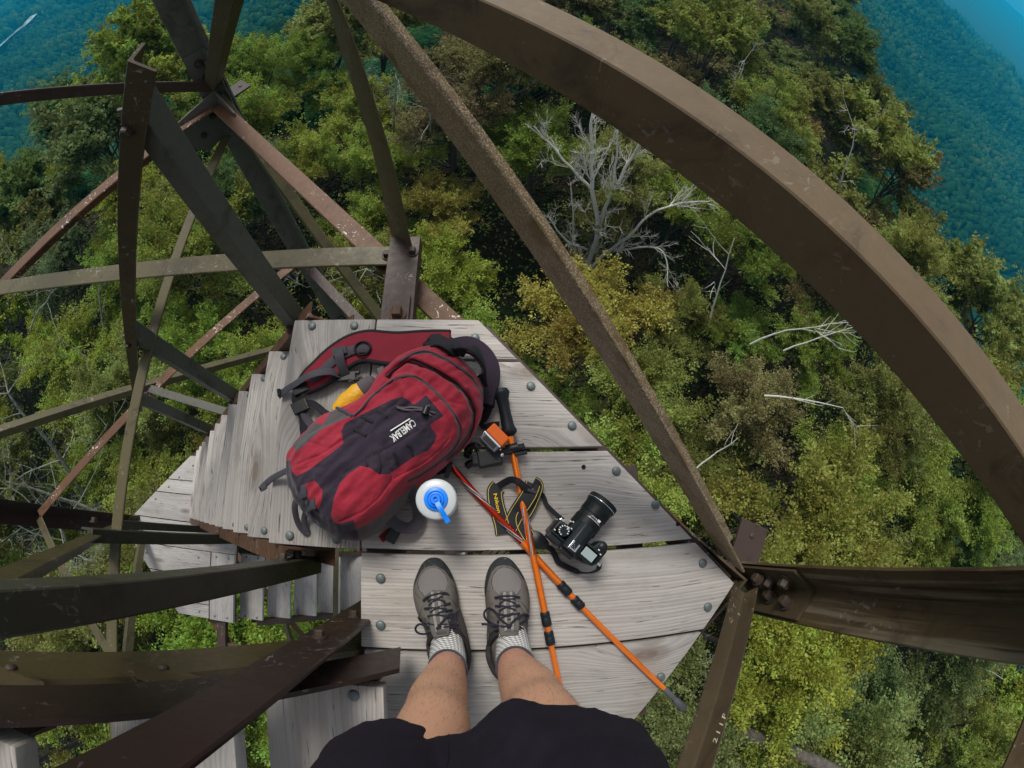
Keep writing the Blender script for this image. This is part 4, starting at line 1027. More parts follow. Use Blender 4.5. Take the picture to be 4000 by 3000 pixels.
LL = [((-.067, -.325, .045), .040, .055), ((-.067, -.326, .09), .040, .046), ((-.067, -.326, .13), .0395, .043), ((-.069, -.328, .19), .0455, .049), ((-.072, -.331, .26), .0515, .055), ((-.073, -.328, .33), .0550, .059), ((-.071, -.322, .40), .0540, .057), ((-.068, -.313, .47), .0555, .057), ((-.072, -.320, .54), .060, .062), ((-.084, -.337, .66), .072, .076), ((-.090, -.345, .80), .084, .088), ((-.088, -.355, .90), .085, .095)]
RL = [((.083, -.320, .045), .040, .055), ((.083, -.321, .09), .040, .046), ((.083, -.321, .13), .0395, .043), ((.086, -.322, .19), .0455, .049), ((.092, -.322, .26), .0525, .055), ((.096, -.318, .33), .0560, .059), ((.097, -.314, .40), .0550, .057), ((.096, -.303, .47), .0565, .057), ((.098, -.308, .54), .061, .062), ((.099, -.328, .66), .072, .076), ((.096, -.342, .80), .084, .088), ((.088, -.355, .90), .085, .095)]
loft(b, dense(LL)); loft(b, dense(RL))
loft(b, dense([((0, -.355, .82), .12, .095), ((0, -.36, .90), .165, .105), ((0, -.365, 1.0), .155, .10), ((0, -.37, 1.10), .15, .10), ((0, -.375, 1.25), .17, .112), ((0, -.38, 1.36), .185, .105), ((0, -.385, 1.43), .14, .075), ((0, -.385, 1.47), .06, .058), ((0, -.375, 1.53), .055, .057), ((0, -.36, 1.56), .056, .062)]))
loft(b, dense([((0, -.335, 1.535), .030, .035), ((0, -.330, 1.56), .058, .070), ((0, -.335, 1.61), .070, .090), ((0, -.345, 1.67), .076, .098), ((0, -.355, 1.72), .070, .090), ((0, -.36, 1.755), .040, .050), ((0, -.36, 1.762), .01, .01)]))
b.tube([(0, -.25, 1.655), (0, -.236, 1.625), (0, -.232, 1.61), (0, -.25, 1.60)], [.009, .012, .014, .008], 12)           # nose
for sx in (-1, 1):
    b.lathe((sx * .078, -.365, 1.62), (sx, .15, 0), [(.004, -.012), (.022, -.004), (.024, .004), (.016, .010), (.002, .011)], 16)  # ear
    sh = Vector((sx * .185, -.385, 1.385)); el = Vector((sx * .265, -.43, 1.10)); wr_ = Vector((sx * .285, -.44, .86))
    b.tube(catmull([sh - Vector((sx * .04, 0, -.01)), sh, sh.lerp(el, .5) + Vector((sx * .01, 0, 0)), el, el.lerp(wr_, .4), wr_], 5), [v.x for v in catmull([(r_, 0, 0) for r_ in (.05, .054, .048, .040, .042, .028)], 5)], 18)
    pm = wr_ + Vector((0, .01, -.055))
    b.lathe(wr_ + Vector((0, 0, .02)), (0, .12, -1), [(.020, 0), (.027, .02), (.036, .055), (.038, .085), (.030, .105)], 16)
    for k in range(4):
        f0 = pm + Vector((0, -.028 + k * .019, -.035)); ln = (.060, .074, .080, .070)[k]
        b.tube(catmull([f0 + Vector((0, 0, .02)), f0 + Vector((-sx * .004, .002, -ln * .35)), f0 + Vector((-sx * .014, .006, -ln * .7)), f0 + Vector((-sx * .028, .008, -ln * .95))], 4), [.0095] * 5 + [.0088] * 4 + [.0075] * 4, 10)
    b.tube(catmull([pm + Vector((0, .02, .02)), pm + Vector((-sx * .008, .046, -.005)), pm + Vector((-sx * .014, .056, -.035)), pm + Vector((-sx * .018, .054, -.055))], 4), [.013] * 5 + [.0105] * 4 + [.0085] * 4, 10)
skin_o = fuse(b, 'body', M['skin'], person, .0075, 3)
M['eye'] = plain('eye_white', (.6, .6, .58), .25)
for sx in (-1, 1):
    m = MB(); m.dome((sx * .031, -.253, 1.655), (sx * .2, 1, -.1), .012, .007); m.build('eye', M['eye'], person, smooth=60)
# fine dark hair on the shins
rg = random.Random(8); hv, hf = [], []
mev = skin_o.data; wl_ = WL[skin_o.name]
cand_ = [p for p in mev.polygons if .16 < p.center[2] < .56]
for _ in range(1700):
    p = rg.choice(cand_); c_ = p.center + wl_; nrm_ = Vector(p.normal)
    d_ = (Vector((rg.gauss(0, .45), rg.gauss(0, .45), -1.)) + nrm_ * .55).normalized(); L_ = rg.uniform(.004, .010)
    j_ = Vector((rg.uniform(-.004, .004), rg.uniform(-.004, .004), rg.uniform(-.004, .004))); j_ -= nrm_ * j_.dot(nrm_); c_ = c_ + j_
    s_ = d_.cross(nrm_).normalized() * .00015; b_ = len(hv)
    mid_ = c_ + d_ * L_ * .55 + nrm_ * .001; tip_ = c_ + d_ * L_ - nrm_ * .0008
    hv += [c_ - s_, c_ + s_, mid_ + s_ * .8, mid_ - s_ * .8, tip_]; hf += [(b_, b_ + 1, b_ + 2, b_ + 3), (b_ + 3, b_ + 2, b_ + 4)]
hm_ = MB(); hm_.add(hv, hf); ho_ = hm_.build('leg_hair', plain('leg_hair_brown', (.11, .065, .042), .6), person); ho_['kind'] = 'stuff'

m = MB(); m.tube(catmull([(-.024, -.262, 1.582), (-.01, -.250, 1.585), (0, -.248, 1.583), (.01, -.250, 1.585), (.024, -.262, 1.582)], 4), [.003] * 5 + [.005] * 8 + [.003] * 4, 8); m.build('mouth', plain('lip', (.30, .10, .09), .5), person, smooth=60)
m = MB(); loft(m, dense([((0, -.375, 1.60), .078, .085), ((0, -.375, 1.66), .084, .098), ((0, -.37, 1.72), .079, .096), ((0, -.365, 1.765), .050, .06), ((0, -.365, 1.775), .01, .01)]))
m.build('hair', plain('brown_hair', (.05, .03, .018), .6, .3, 0, .3, 200, .5), person, smooth=60)

# shorts: two roomy legs and a seat, wrinkled
M['shorts'] = cloth('dark_shorts', (.0080, .0062, .0115), .85, 300., .3, 0.)
b = MB()
loft(b, dense([((-.106, -.345, .585), .102, .092), ((-.105, -.346, .62), .102, .093), ((-.100, -.340, .70), .098, .097), ((-.094, -.35, .80), .100, .105), ((-.08, -.36, .90), .098, .112)]), 40)
loft(b, dense([((.094, -.332, .585), .134, .100), ((.094, -.333, .62), .132, .100), ((.104, -.330, .70), .106, .101), ((.096, -.345, .80), .104, .106), ((.08, -.36, .90), .100, .112)]), 40)
loft(b, dense([((-.042, -.344, .59), .085, .082), ((-.040, -.346, .66), .088, .086), ((-.02, -.352, .73), .085, .09), ((0, -.355, .77), .12, .10), ((0, -.36, .86), .178, .118), ((0, -.365, .96), .172, .112), ((0, -.366, 1.0), .166, .108)]), 40)
def wrk(v):
    p = v.co + Vector((0, -.30, 0))
    w = noise.fractal((p.x * 9, p.y * 9, p.z * 4.5), 1., 2, 4) + .7 * noise.noise((p.x * 30 + p.z * 22, p.y * 12, p.z * 7))
    v.co += v.normal * (w * .0075)
    fx, fy = p.x - .03, p.z - .60
    v.co.y += .020 * math.exp(-((fx / .035) ** 2)) * math.exp(-(fy / .12) ** 2) * (1 if p.y > -.30 else 0)
sh_o = fuse(b, 'shorts', M['shorts'], person, .0065, 4, wrk)
hsh = raycaster(sh_o)
m = MB(); m.tube(catmull([hsh(1752, 2870, .0004), hsh(1748, 2910, .0004), hsh(1750, 2955, .0004), hsh(1745, 2995, .0004), hsh(1742, 3060, .0004)], 4), .0011, 6); m.build('seam', M['shorts'], sh_o, smooth=60)
if False: m = MB(); m.tube(catmull([hsh(x, y, .0012) for x, y in ((1900, 2800), (1990, 2765), (2090, 2778), (2200, 2812), (2320, 2860), (2430, 2935))], 4), .0012, 6); m.build('seam', M['black'], sh_o, smooth=60)
b = MB()
loft(b, dense([((0, -.366, .93), .186, .128), ((0, -.368, 1.05), .178, .122), ((0, -.373, 1.2), .188, .128), ((0, -.38, 1.34), .202, .122), ((0, -.385, 1.42), .17, .09), ((0, -.385, 1.455), .078, .072)]), 36)
for sx in (-1, 1): b.tube([(sx * .13, -.385, 1.39), (sx * .19, -.388, 1.37), (sx * .235, -.41, 1.24), (sx * .245, -.415, 1.19)], [.07, .072, .066, .066], 20)
fuse(b, 'shirt', cloth('grey_shirt', (.08, .085, .09), .8), person, .009, 4, None)

# ---------------------------------------------------------------- shoes, laces and socks
t = MT('shoe_upper'); co = t.coord(); n1 = t.noise(co, 40, 5, .65)
wv = t.math('MULTIPLY', t.math('SINE', t.math('MULTIPLY', t.n('ShaderNodeSeparateXYZ', Vector=co).outputs['X'], 2600.)), t.math('SINE', t.math('MULTIPLY', t.n('ShaderNodeSeparateXYZ', Vector=co).outputs['Y'], 2600.)))
c = t.mix(n1, (.085, .075, .066), (.13, .116, .103))
c = t.mix(t.step(t.attr('vamp'), -1, 1), c, t.mix(t.math('ADD', t.math('MULTIPLY', wv, .35), .5), (.105, .097, .094), (.185, .172, .168)))
c = t.mix(t.step(t.attr('toe'), -1.2, 1.2), c, t.mix(t.step(t.noise(co, 140, 5, .7), .55, .75), (.020, .024, .026), (.16, .145, .11)))
c = t.mix(t.math('MULTIPLY', t.step(t.attr('seam'), 5.5, 2.5), .8), c, (.014, .012, .012))
c = t.mix(t.math('MULTIPLY', t.step(t.noise(co, 60, 7, .75), .60, .78), .3), c, (.24, .21, .17))
t.set(Base__Color=c, Roughness=.8, Specular__IOR__Level=.25); t.bump(t.math('ADD', n1, t.math('MULTIPLY', t.step(t.attr('seam'), 8, 2), -1.)), .4, .002); M['shoe'] = t.m
M['sole'] = plain('shoe_sole', (.030, .032, .032), .7, .3, 0, .3, 60)
M['lace'] = cloth('dark_lace', (.013, .014, .024), .7)
t = MT('sock_knit'); co = t.coord(); s_ = t.n('ShaderNodeSeparateXYZ', Vector=co)
ang = t.math('ARCTAN2', s_.outputs['Y'], s_.outputs['X'])
k1 = t.math('SINE', t.math('ADD', t.math('MULTIPLY', ang, 34.), t.math('MULTIPLY', s_.outputs['Z'], 300.))); k2 = t.math('SINE', t.math('SUBTRACT', t.math('MULTIPLY', s_.outputs['Z'], 1150.), t.math('MULTIPLY', s_.outputs['Y'], 500.)))
kn = t.step(t.math('ADD', t.math('MULTIPLY', k1, .6), k2), -.1, .5)
low = t.step(s_.outputs['Z'], .125, .085)
c = t.mix(kn, t.mix(low, (.20, .20, .195), (.05, .052, .055)), t.mix(t.noise(co, 50, 3), (.50, .50, .47), (.66, .66, .63)))
t.set(Base__Color=c, Roughness=.9, Specular__IOR__Level=.1); t.bump(kn, .6, .0015); M['sock'] = t.m
M['sockband'] = cloth('sock_band', (.05, .05, .06), .9)
M['tongue'] = cloth('tongue_cloth', (.10, .095, .088), .85); M['patch'] = plain('tongue_patch', (.045, .052, .05), .6)
M['tonguestripe'] = cloth('tongue_stripe', (.22, .205, .18), .85)

SHOES = [dict(out=[(150, 600), (152, 500), (175, 400), (205, 320), (255, 220), (325, 160), (400, 142), (480, 165), (560, 250), (620, 365), (665, 480), (690, 600), (705, 720), (745, 850), (795, 1030), (828, 1180), (832, 1320), (800, 1450), (745, 1530), (660, 1580), (560, 1575), (470, 1500), (400, 1370), (345, 1220), (300, 1020), (240, 880), (185, 750)],
    toe=[(140, 520), (120, 400), (200, 250), (300, 120), (400, 90), (520, 130), (640, 330), (660, 440), (600, 385), (525, 290), (430, 240), (345, 243), (270, 290), (222, 370), (195, 440), (168, 492)],
    vamp=[(300, 605), (232, 520), (212, 440), (232, 370), (300, 292), (390, 258), (480, 280), (550, 350), (572, 430), (545, 540), (480, 530), (400, 530), (335, 570)],
    seams=[[(160, 560), (190, 562), (245, 625), (300, 605)], [(628, 478), (658, 505), (672, 570)], [(555, 625), (620, 640), (690, 735)], [(320, 690), (270, 730), (235, 845)], [(640, 800), (700, 900), (740, 1000)], [(300, 860), (330, 1000), (350, 1100)]],
    axis=((610, 1540), (395, 150)), ankle=(-.067, -.326),
    laces=[[(275, 655), (330, 610), (430, 577), (540, 562), (580, 582)], [(330, 655), (430, 638), (540, 662)], [(345, 715), (400, 662), (505, 600)], [(290, 745), (400, 738), (560, 752)], [(360, 795), (450, 735), (602, 678)], [(330, 838), (430, 820), (545, 835)], [(450, 805), (540, 772), (625, 762)], [(350, 930), (440, 905), (560, 860)], [(640, 980), (700, 1000), (740, 1042)], [(380, 1010), (350, 1050), (345, 1080)]],
    bows=[[(455, 985), (340, 962), (240, 930), (190, 975), (215, 1030), (300, 1045), (400, 1010), (460, 980)], [(450, 975), (520, 885), (590, 812), (652, 822), (645, 880), (560, 920), (470, 978)], [(330, 915), (420, 940), (560, 930), (680, 935), (690, 950)], [(300, 925), (255, 895), (225, 850)], [(600, 860), (660, 810), (705, 770)], [(455, 985), (560, 960), (660, 975), (715, 1010)]],
    tongue=[(425, 545), (440, 700), (455, 850), (480, 960), (500, 1055)], tw=[.030, .034, .040, .046, .036], patch=(440, 1030, 560, 1020),
    collar=[(395, 1040), (362, 1100), (352, 1180), (368, 1290), (415, 1420), (490, 1530), (600, 1580), (710, 1545), (790, 1450), (815, 1330), (805, 1200), (760, 1100), (700, 1030), (650, 985)]),
  dict(out=[(1008, 620), (1002, 500), (1025, 350), (1075, 235), (1155, 155), (1240, 136), (1320, 165), (1400, 255), (1470, 365), (1512, 470), (1540, 600), (1545, 740), (1528, 850), (1520, 1000), (1515, 1180), (1500, 1330), (1440, 1470), (1340, 1570), (1230, 1590), (1145, 1520), (1075, 1370), (1035, 1220), (1028, 1080), (1035, 950), (1020, 780)],
    toe=[(995, 560), (980, 350), (1060, 180), (1180, 90), (1300, 90), (1430, 240), (1510, 420), (1450, 395), (1390, 305), (1310, 245), (1230, 230), (1150, 245), (1090, 310), (1055, 400), (1030, 520), (1012, 600)],
    vamp=[(1165, 580), (1105, 520), (1085, 440), (1095, 370), (1150, 285), (1230, 252), (1320, 275), (1400, 340), (1445, 420), (1440, 500), (1390, 585), (1330, 545), (1240, 535)],
    seams=[[(1015, 590), (1030, 530), (1060, 560)], [(1480, 500), (1520, 540), (1540, 640)], [(1395, 655), (1450, 680), (1520, 780)], [(1160, 660), (1090, 690), (1050, 740)], [(1430, 730), (1490, 850), (1500, 950)], [(1060, 1000), (1060, 1080), (1040, 1150)]],
    axis=((1290, 1560), (1240, 140)), ankle=(.083, -.321),
    laces=[[(1120, 617), (1200, 602), (1330, 598), (1420, 612)], [(1175, 690), (1260, 645), (1365, 630)], [(1180, 625), (1280, 650), (1372, 690)], [(1125, 712), (1250, 722), (1372, 768)], [(1170, 775), (1280, 725), (1422, 708)], [(1145, 802), (1250, 825), (1345, 800)], [(1172, 865), (1280, 832), (1418, 800)], [(1150, 900), (1250, 880), (1400, 860)], [(1420, 960), (1460, 1000), (1488, 1070)], [(1150, 985), (1090, 1030), (1060, 1095)]],
    bows=[[(1290, 950), (1185, 865), (1120, 775), (1052, 742), (1002, 790), (1012, 860), (1085, 922), (1200, 955), (1290, 955)], [(1300, 945), (1370, 870), (1460, 815), (1520, 828), (1500, 872), (1420, 922), (1310, 955)], [(1290, 955), (1150, 945), (1020, 932), (968, 932)], [(1300, 960), (1400, 985), (1480, 1050)], [(1280, 965), (1150, 990), (1085, 1055)]],
    tongue=[(1275, 545), (1280, 700), (1290, 850), (1290, 950), (1280, 1050)], tw=[.030, .034, .042, .048, .038], patch=(1225, 1030, 1400, 1030),
    collar=[(1140, 1030), (1090, 1090), (1055, 1180), (1048, 1290), (1080, 1400), (1140, 1510), (1240, 1585), (1350, 1560), (1440, 1460), (1490, 1330), (1500, 1200), (1480, 1110), (1430, 1030)])]
for S_ in SHOES:
    zo = .035
    ow = [tuple(W(*c4(x, y), zo))[:2] for x, y in cat2(S_['out'] + S_['out'][:1], 4)[:-1]]
    h0 = np.array(W(*c4(*S_['axis'][0]), zo))[:2]; h1 = np.array(W(*c4(*S_['axis'][1]), zo))[:2]
    ax_ = h1 - h0; AL = np.linalg.norm(ax_); ax_ /= AL
    def sp_(tt):
        if tt < .12: return (.955 + .3 * tt, .012 + tt * .05)
        q = (tt - .12) / .88; a = q * math.pi / 2
        return (max(math.cos(a) ** .55 * .993, .002), .018 + math.sin(a) ** 1.15 * .5)
    V, Q = mound(ow, zo, sp_, 260, 60, tuple((h0 * .46 + h1 * .54)))
    l = ((V[:, :2] - h0) @ ax_) / AL
    top = np.interp(l, [-.05, .1, .25, .42, .55, .68, .8, .92, 1.02], [.078, .082, .078, .086, .088, .074, .060, .050, .042])
    fr_ = np.clip((V[:, 2] - .018) / .5, 0, 1)
    V[:, 2] = np.where(V[:, 2] < .018, V[:, 2], .018 + fr_ * (top - .018))
    Cc = proj(V); Cc = np.c_[(Cc[:, 0] - 1560) * 3.016, (Cc[:, 1] - 2130) * 3.016]
    V[:, 2] += .0035 * smst(sdf(Cc, S_['toe']), -6, 14) * smst(V[:, 2], .015, .03)
    V[:, 2] += .002 * smst(-sdf(Cc, S_['vamp']), -4, 8) * smst(V[:, 2], .03, .045)
    wr = np.array([noise.fractal((v[0] * 22, v[1] * 22, v[2] * 22), 1., 2, 3) for v in V]); V[:, 2] += wr * .0016
    sm = np.minimum.reduce([ldist(Cc, cat2(L, 5)) for L in S_['seams']] + [np.abs(sdf(Cc, S_['vamp']))])
    org = np.array([h0[0], h0[1], 0])
    me = np_mesh('shoe', V - org, Q, M['shoe'], {'toe': ('POINT', sdf(Cc, S_['toe'])), 'vamp': ('POINT', sdf(Cc, S_['vamp'])), 'seam': ('POINT', sm)}, True)
    so = link(bpy.data.objects.new('shoe', me)); place(so, person, org)
    # sole
    m = MB(); c_ = np.mean(ow, 0); n = len(ow); vs = []
    for sc_, z in ((.955, 0.001), (.985, .006), (.985, .016), (.962, .019)): vs += [((x - c_[0]) * sc_ + c_[0], (y - c_[1]) * sc_ + c_[1], z) for x, y in ow]
    m.add(vs, [(i * n + k, i * n + (k + 1) % n, (i + 1) * n + (k + 1) % n, (i + 1) * n + k) for i in range(3) for k in range(n)] + [tuple(range(n - 1, -1, -1))])
    m.build('sole', M['sole'], so, smooth=40)
    hs_ = raycaster(so)
    m = MB(); tp = [hs_(*c4(x, y), .004) for x, y in S_['tongue']]; tp[-1] += Vector((0, 0, .016)); tp[-2] += Vector((0, 0, .007)); pth = catmull(tp, 5)
    m.ribbon(pth, [v.x for v in catmull([(w, 0, 0) for w in S_['tw']], 5)], .007, UPZ); tg = m.build('tongue', M['tongue'], so, smooth=50)
    for s_ in (-.25, .25):
        m = MB(); m.ribbon([p + Vector((.03 * s_, 0, .0042)) for p in pth[:18]], .0065, .0012, UPZ); m.build('tongue_stripe', M['tonguestripe'], tg, smooth=50)
    a_ = hs_(*c4(S_['patch'][0], S_['patch'][1]), .017); b_ = hs_(*c4(S_['patch'][2], S_['patch'][3]), .017)
    m = MB(); m.ribbon([a_.lerp(b_, k / 6) + Vector((0, 0, .004)) for k in range(7)], [.008, .014, .017, .018, .017, .014, .008], .0015, UPZ); m.build('tongue_patch', M['patch'], tg, smooth=50)
    m = MB()
    for L in S_['laces']: m.tube(catmull([hs_(*c4(x, y), .0075) for x, y in L], 5), .0027, 7)
    m.build('lace', M['lace'], so, smooth=60)
    m = MB()
    for j, L in enumerate(S_['bows']): m.tube(catmull([hs_(*c4(x, y), .013 + .003 * math.sin(i * 2. + j), z0=.09) for i, (x, y) in enumerate(L)], 6), .0027, 7)
    kx = hs_(*c4(*(S_['bows'][0][-1])), .014); m.dome(kx, UPZ, .006, .006)
    m.build('lace_bow', M['lace'], so, smooth=60)
    m = MB(); m.tube(catmull([hs_(*c4(x, y), .004, z0=.08) + Vector((0, 0, .006)) for x, y in S_['collar']], 5), .0068, 10); m.build('collar', M['shoe'], so, smooth=60)
    # sock
    ax0, ay0 = S_['ankle']
    fw = Vector((ax_[0], ax_[1], 0))
    m = MB(); loft(m, dense([((ax0 + fw.x * .034, ay0 + fw.y * .034, .050), .036, .075), ((ax0 + fw.x * .026, ay0 + fw.y * .026, .080), .040, .070), ((ax0 + fw.x * .012, ay0 + fw.y * .012, .105), .0425, .058), ((ax0 + fw.x * .003, ay0 + fw.y * .003, .128), .0425, .0475), ((ax0, ay0, .140), .0415, .0455)]), 40)
    sk = m.build('sock', M['sock'], person, loc=(ax0, ay0, 0), smooth=60)
    m = MB(); m.tube([(ax0 + math.cos(a) * .0425, ay0 + math.sin(a) * .0465, .1405) for a in [k * math.pi / 20 for k in range(41)]], .0028, 8, cap=False); m.build('sock_band', M['sockband'], sk, smooth=60)
# ================================================================ ground, woods, air
UX, UY = (.866, -.5), (.5, .866)      # across the ridge (to the right), along the ridge
def uv_of(x, y): return x * UX[0] + y * UX[1], x * UY[0] + y * UY[1]
def edges(v):
    uR = np.interp(v, [-40, 0, 5, 14, 28, 57], [45, 32, 27, 16.8, 10.6, 6.6]) + 1.2 * np.sin(v * .35)
    uL = np.clip(-34. + 1.25 * v, -38., -8.) + 1.5 * np.sin(v * .3 + 1.)
    return uL, uR
def ground_z(x, y):
    x = np.asarray(x, float); y = np.asarray(y, float)
    u, v = uv_of(x, y); uL, uR = edges(v)
    r = np.hypot(x, y)
    dR = np.maximum(u - uR, 0); dL = np.maximum(uL - u, 0)
    z = -15.3 - .02 * np.abs(u) + .5 * np.sin(x * .11) * np.cos(y * .13)
    fall = lambda d, steep, depth: depth * (1 - np.exp(-d * steep / depth))
    z = z - fall(dR, 1.0, 105.) - fall(dL, .52, 150.)
    # along the ridge the crest slowly sinks
    z = z - fall(np.maximum(v - 75, 0), .3, 60.)
    az = np.arctan2(x, y)
    # a long ridge across the right hand valley and a farther one behind
    rr = smst(r, 520, 1120) * (1 - smst(r, 1200, 1800)) * smst(az, .1, .65)
    z = z + rr * (38 + 5 * np.sin(az * 11))
    far = smst(r, 3000, 4800)
    z = z + far * smst(az, .1, .65) * (22 + 6 * np.sin(az * 13)) - smst(r, 1300, 1900) * (1 - smst(r, 2600, 4300)) * 25 * smst(az, .1, .65)
    ll = smst(r, 2100, 4200) * smst(-az, .15, .7)
    z = z + ll * 70
    sw = smst(r, 60, 260)
    z = z + sw * (8 * np.sin(x * .012 + y * .007) + 6 * np.sin(x * .021 - y * .027) + 4 * np.sin(y * .05 + x * .01)) * (1 - .6 * smst(r, 1200, 3000))
    return z
na, nr = 300, 170
ra = np.r_[0.5, np.geomspace(2, 6400, nr - 1)]; aa = np.linspace(0, 2 * math.pi, na, endpoint=False)
rg, ag = np.meshgrid(ra, aa, indexing='ij')
gx, gy = rg * np.sin(ag), rg * np.cos(ag)
gv = np.c_[gx.ravel(), gy.ravel(), ground_z(gx, gy).ravel()]
i, j = np.meshgrid(np.arange(nr - 1), np.arange(na), indexing='ij')
gq = np.c_[(i * na + j).ravel(), ((i + 1) * na + j).ravel(), ((i + 1) * na + (j + 1) % na).ravel(), (i * na + (j + 1) % na).ravel()][:, ::-1]
t = MT('forest_floor'); co = t.coord(); n1 = t.noise(co, .8, 8, .7); n2 = t.noise(co, 14., 6, .7)
cd = t.n('ShaderNodeVectorMath', Vector=co, _operation='LENGTH').outputs['Value']
near = t.mix(n2, (.018, .014, .008), (.050, .042, .020)); near = t.mix(t.step(n1, .45, .6), near, (.022, .034, .010))
farc = t.mix(t.noise(co, .035, 9, .75), (.014, .030, .012), (.045, .075, .026))
t.set(Base__Color=t.mix(t.step(cd, 60, 260), near, farc), Roughness=.95, Specular__IOR__Level=.1)
t.bump(t.noise(co, .10, 6, .8), 1., 6.)
M['floor'] = t.m
go = link(bpy.data.objects.new('ground', np_mesh('ground', gv, gq, M['floor'], None, True))); tag(go, 'dark forest floor of the mountain ridge and the valleys around it', None, None, 'structure')

# river far down in the valley
m = MB(); zr = -160.
def on_ground(px, py, lift=0.):
    d = ray(px, py); s = 20.
    while s < 9000:
        q = d * s + np.array([0, 0, H])
        if q[2] < ground_z(q[0], q[1]) + lift: return Vector(q)
        s *= 1.004
    return Vector(q)
pts = [on_ground(x, y, 9) for x, y in ((-260, 390), (-110, 268), (0, 176), (50, 134), (100, 92), (132, 58))]
t = MT('river_water'); t.set(Base__Color=(.30, .36, .36), Roughness=.18, Specular__IOR__Level=.6); M['river'] = t.m
RIV = np.array([(p.x, p.y) for p in catmull(pts, 5)]); m.ribbon(catmull(pts, 5), 20., .3, UPZ); rv = m.build('river', M['river'], None, loc=(0, 0, 0)); tag(rv, 'pale river on the valley floor far below', None, None, 'structure')

# ---------------------------------------------------------------- leaf and bark materials
def leafmat(name, soft=.48):
    t = MT(name); oi = t.n('ShaderNodeObjectInfo'); lv = t.attr('lv')
    hs = t.n('ShaderNodeHueSaturation', Hue=t.math('ADD', t.math('MULTIPLY', lv, .075), .4625), Saturation=t.math('ADD', t.math('MULTIPLY', lv, -.1), 1.02), Value=t.math('ADD', t.math('MULTIPLY', lv, 2.8), 1.05), Color=oi.outputs['Color'])
    d = t.n('ShaderNodeBsdfDiffuse', Color=hs.outputs[0]); tr = t.n('ShaderNodeBsdfTranslucent', Color=hs.outputs[0])
    g = t.n('ShaderNodeBsdfGlossy', Roughness=.45); g.inputs['Color'].default_value = (.5, .5, .5, 1)
    a = t.n('ShaderNodeMixShader', Fac=soft); t.nt.links.new(d.outputs[0], a.inputs[1]); t.nt.links.new(tr.outputs[0], a.inputs[2])
    b = t.n('ShaderNodeMixShader', Fac=.02); t.nt.links.new(a.outputs[0], b.inputs[1]); t.nt.links.new(g.outputs[0], b.inputs[2])
    t.nt.links.new(b.outputs[0], t.out.inputs['Surface'])
    return t.m
M['leaf'] = leafmat('leaves')
t = MT('bark'); co = t.coord(); n1 = t.noise(t.mapping(co, (9, 9, 2.5)), 1., 7, .7)
t.set(Base__Color=t.ramp(n1, (.3, (.035, .028, .022)), (.7, (.13, .115, .10))), Roughness=.9); t.bump(n1, .8, .04); M['bark'] = t.m
t = MT('dead_bark'); co = t.coord(); n1 = t.noise(co, 5, 7, .7); n2 = t.noise(co, 30, 5, .7)
c = t.mix(n1, (.34, .32, .28), (.60, .58, .52)); c = t.mix(t.step(n2, .5, .62), c, (.55, .62, .52)); c = t.mix(t.step(t.noise(co, 17, 5, .7), .58, .68), c, (.09, .075, .06))
t.set(Base__Color=c, Roughness=.9, Specular__IOR__Level=.15); M['deadbark'] = t.m

def crown_mesh(seed, nlimb, ntw, per, size, R=1., HZ=1.):
    "leaves set in sprays along the twigs of limbs that reach out unevenly"
    r = np.random.default_rng(seed)
    az = np.arange(nlimb) * 2.39996 + r.uniform(-.5, .5, nlimb)
    el = np.radians(np.clip(r.normal(34, 26, nlimb), -12, 88))
    ld = np.stack([np.cos(az) * np.cos(el), np.sin(az) * np.cos(el), np.sin(el)], 1)
    ll = r.uniform(.55, 1.2, nlimb) * (1 - .18 * np.sin(el))
    nt = nlimb * ntw; li = np.repeat(np.arange(nlimb), ntw)
    t = r.uniform(.30, 1., nt) ** .75
    B = ld[li] * (ll[li] * t)[:, None]; B[:, 2] += .16 * t * t
    td = ld[li] * .55 + r.normal(size=(nt, 3)) * np.array([.62, .62, .38]) + np.array([0, 0, .22]); td /= np.linalg.norm(td, axis=1)[:, None]
    tl = .27 * r.uniform(.55, 1.35, nt)
    sn = np.array([0, 0, .9]) + ld[li] * .35 + r.normal(size=(nt, 3)) * .33; sn -= td * (sn * td).sum(1)[:, None]; sn /= np.linalg.norm(sn, axis=1)[:, None]
    sb = np.cross(sn, td)
    n = nt * per; ti = np.repeat(np.arange(nt), per)
    u = r.uniform(.05, 1., n); side = r.choice([-1., 1.], n)
    w = r.uniform(.0, .30, n) * (1.15 - .75 * u) * tl[ti]
    P = B[ti] + td[ti] * (tl[ti] * u)[:, None] + sb[ti] * (side * w)[:, None] + sn[ti] * (r.normal(size=n) * .018 - .10 * tl[ti] * u * u)[:, None]
    P = P * np.array([R, R, HZ])
    nrm = sn[ti] + r.normal(size=(n, 3)) * .38; nrm /= np.linalg.norm(nrm, axis=1)[:, None]
    tn = td[ti] * .75 + sb[ti] * side[:, None] * .8 + r.normal(size=(n, 3)) * .3; tn -= nrm * (tn * nrm).sum(1)[:, None]; tn /= np.linalg.norm(tn, axis=1)[:, None]
    bn = np.cross(nrm, tn)
    L = size * r.uniform(.6, 1.35, n)[:, None]; Wd = L * r.uniform(.24, .36, (n, 1)); droop = nrm * L * .12
    V = np.stack([P - tn * L * .5, P - bn * Wd + droop * .3 - tn * L * .05, P + tn * L * .5 - droop, P + bn * Wd + droop * .3 - tn * L * .05], 1).reshape(-1, 3)
    lv = np.clip(.48 + r.normal(size=n) * .17 + (r.normal(size=nt) * .15)[ti] + (r.normal(size=nlimb) * .12)[li[ti]], 0, 1)
    return np_mesh('crown', V, np.arange(n * 4).reshape(n, 4), M['leaf'], {'lv': ('FACE', lv)}), (ld * ll[:, None] * .8 * np.array([R, R, HZ]))[::2]
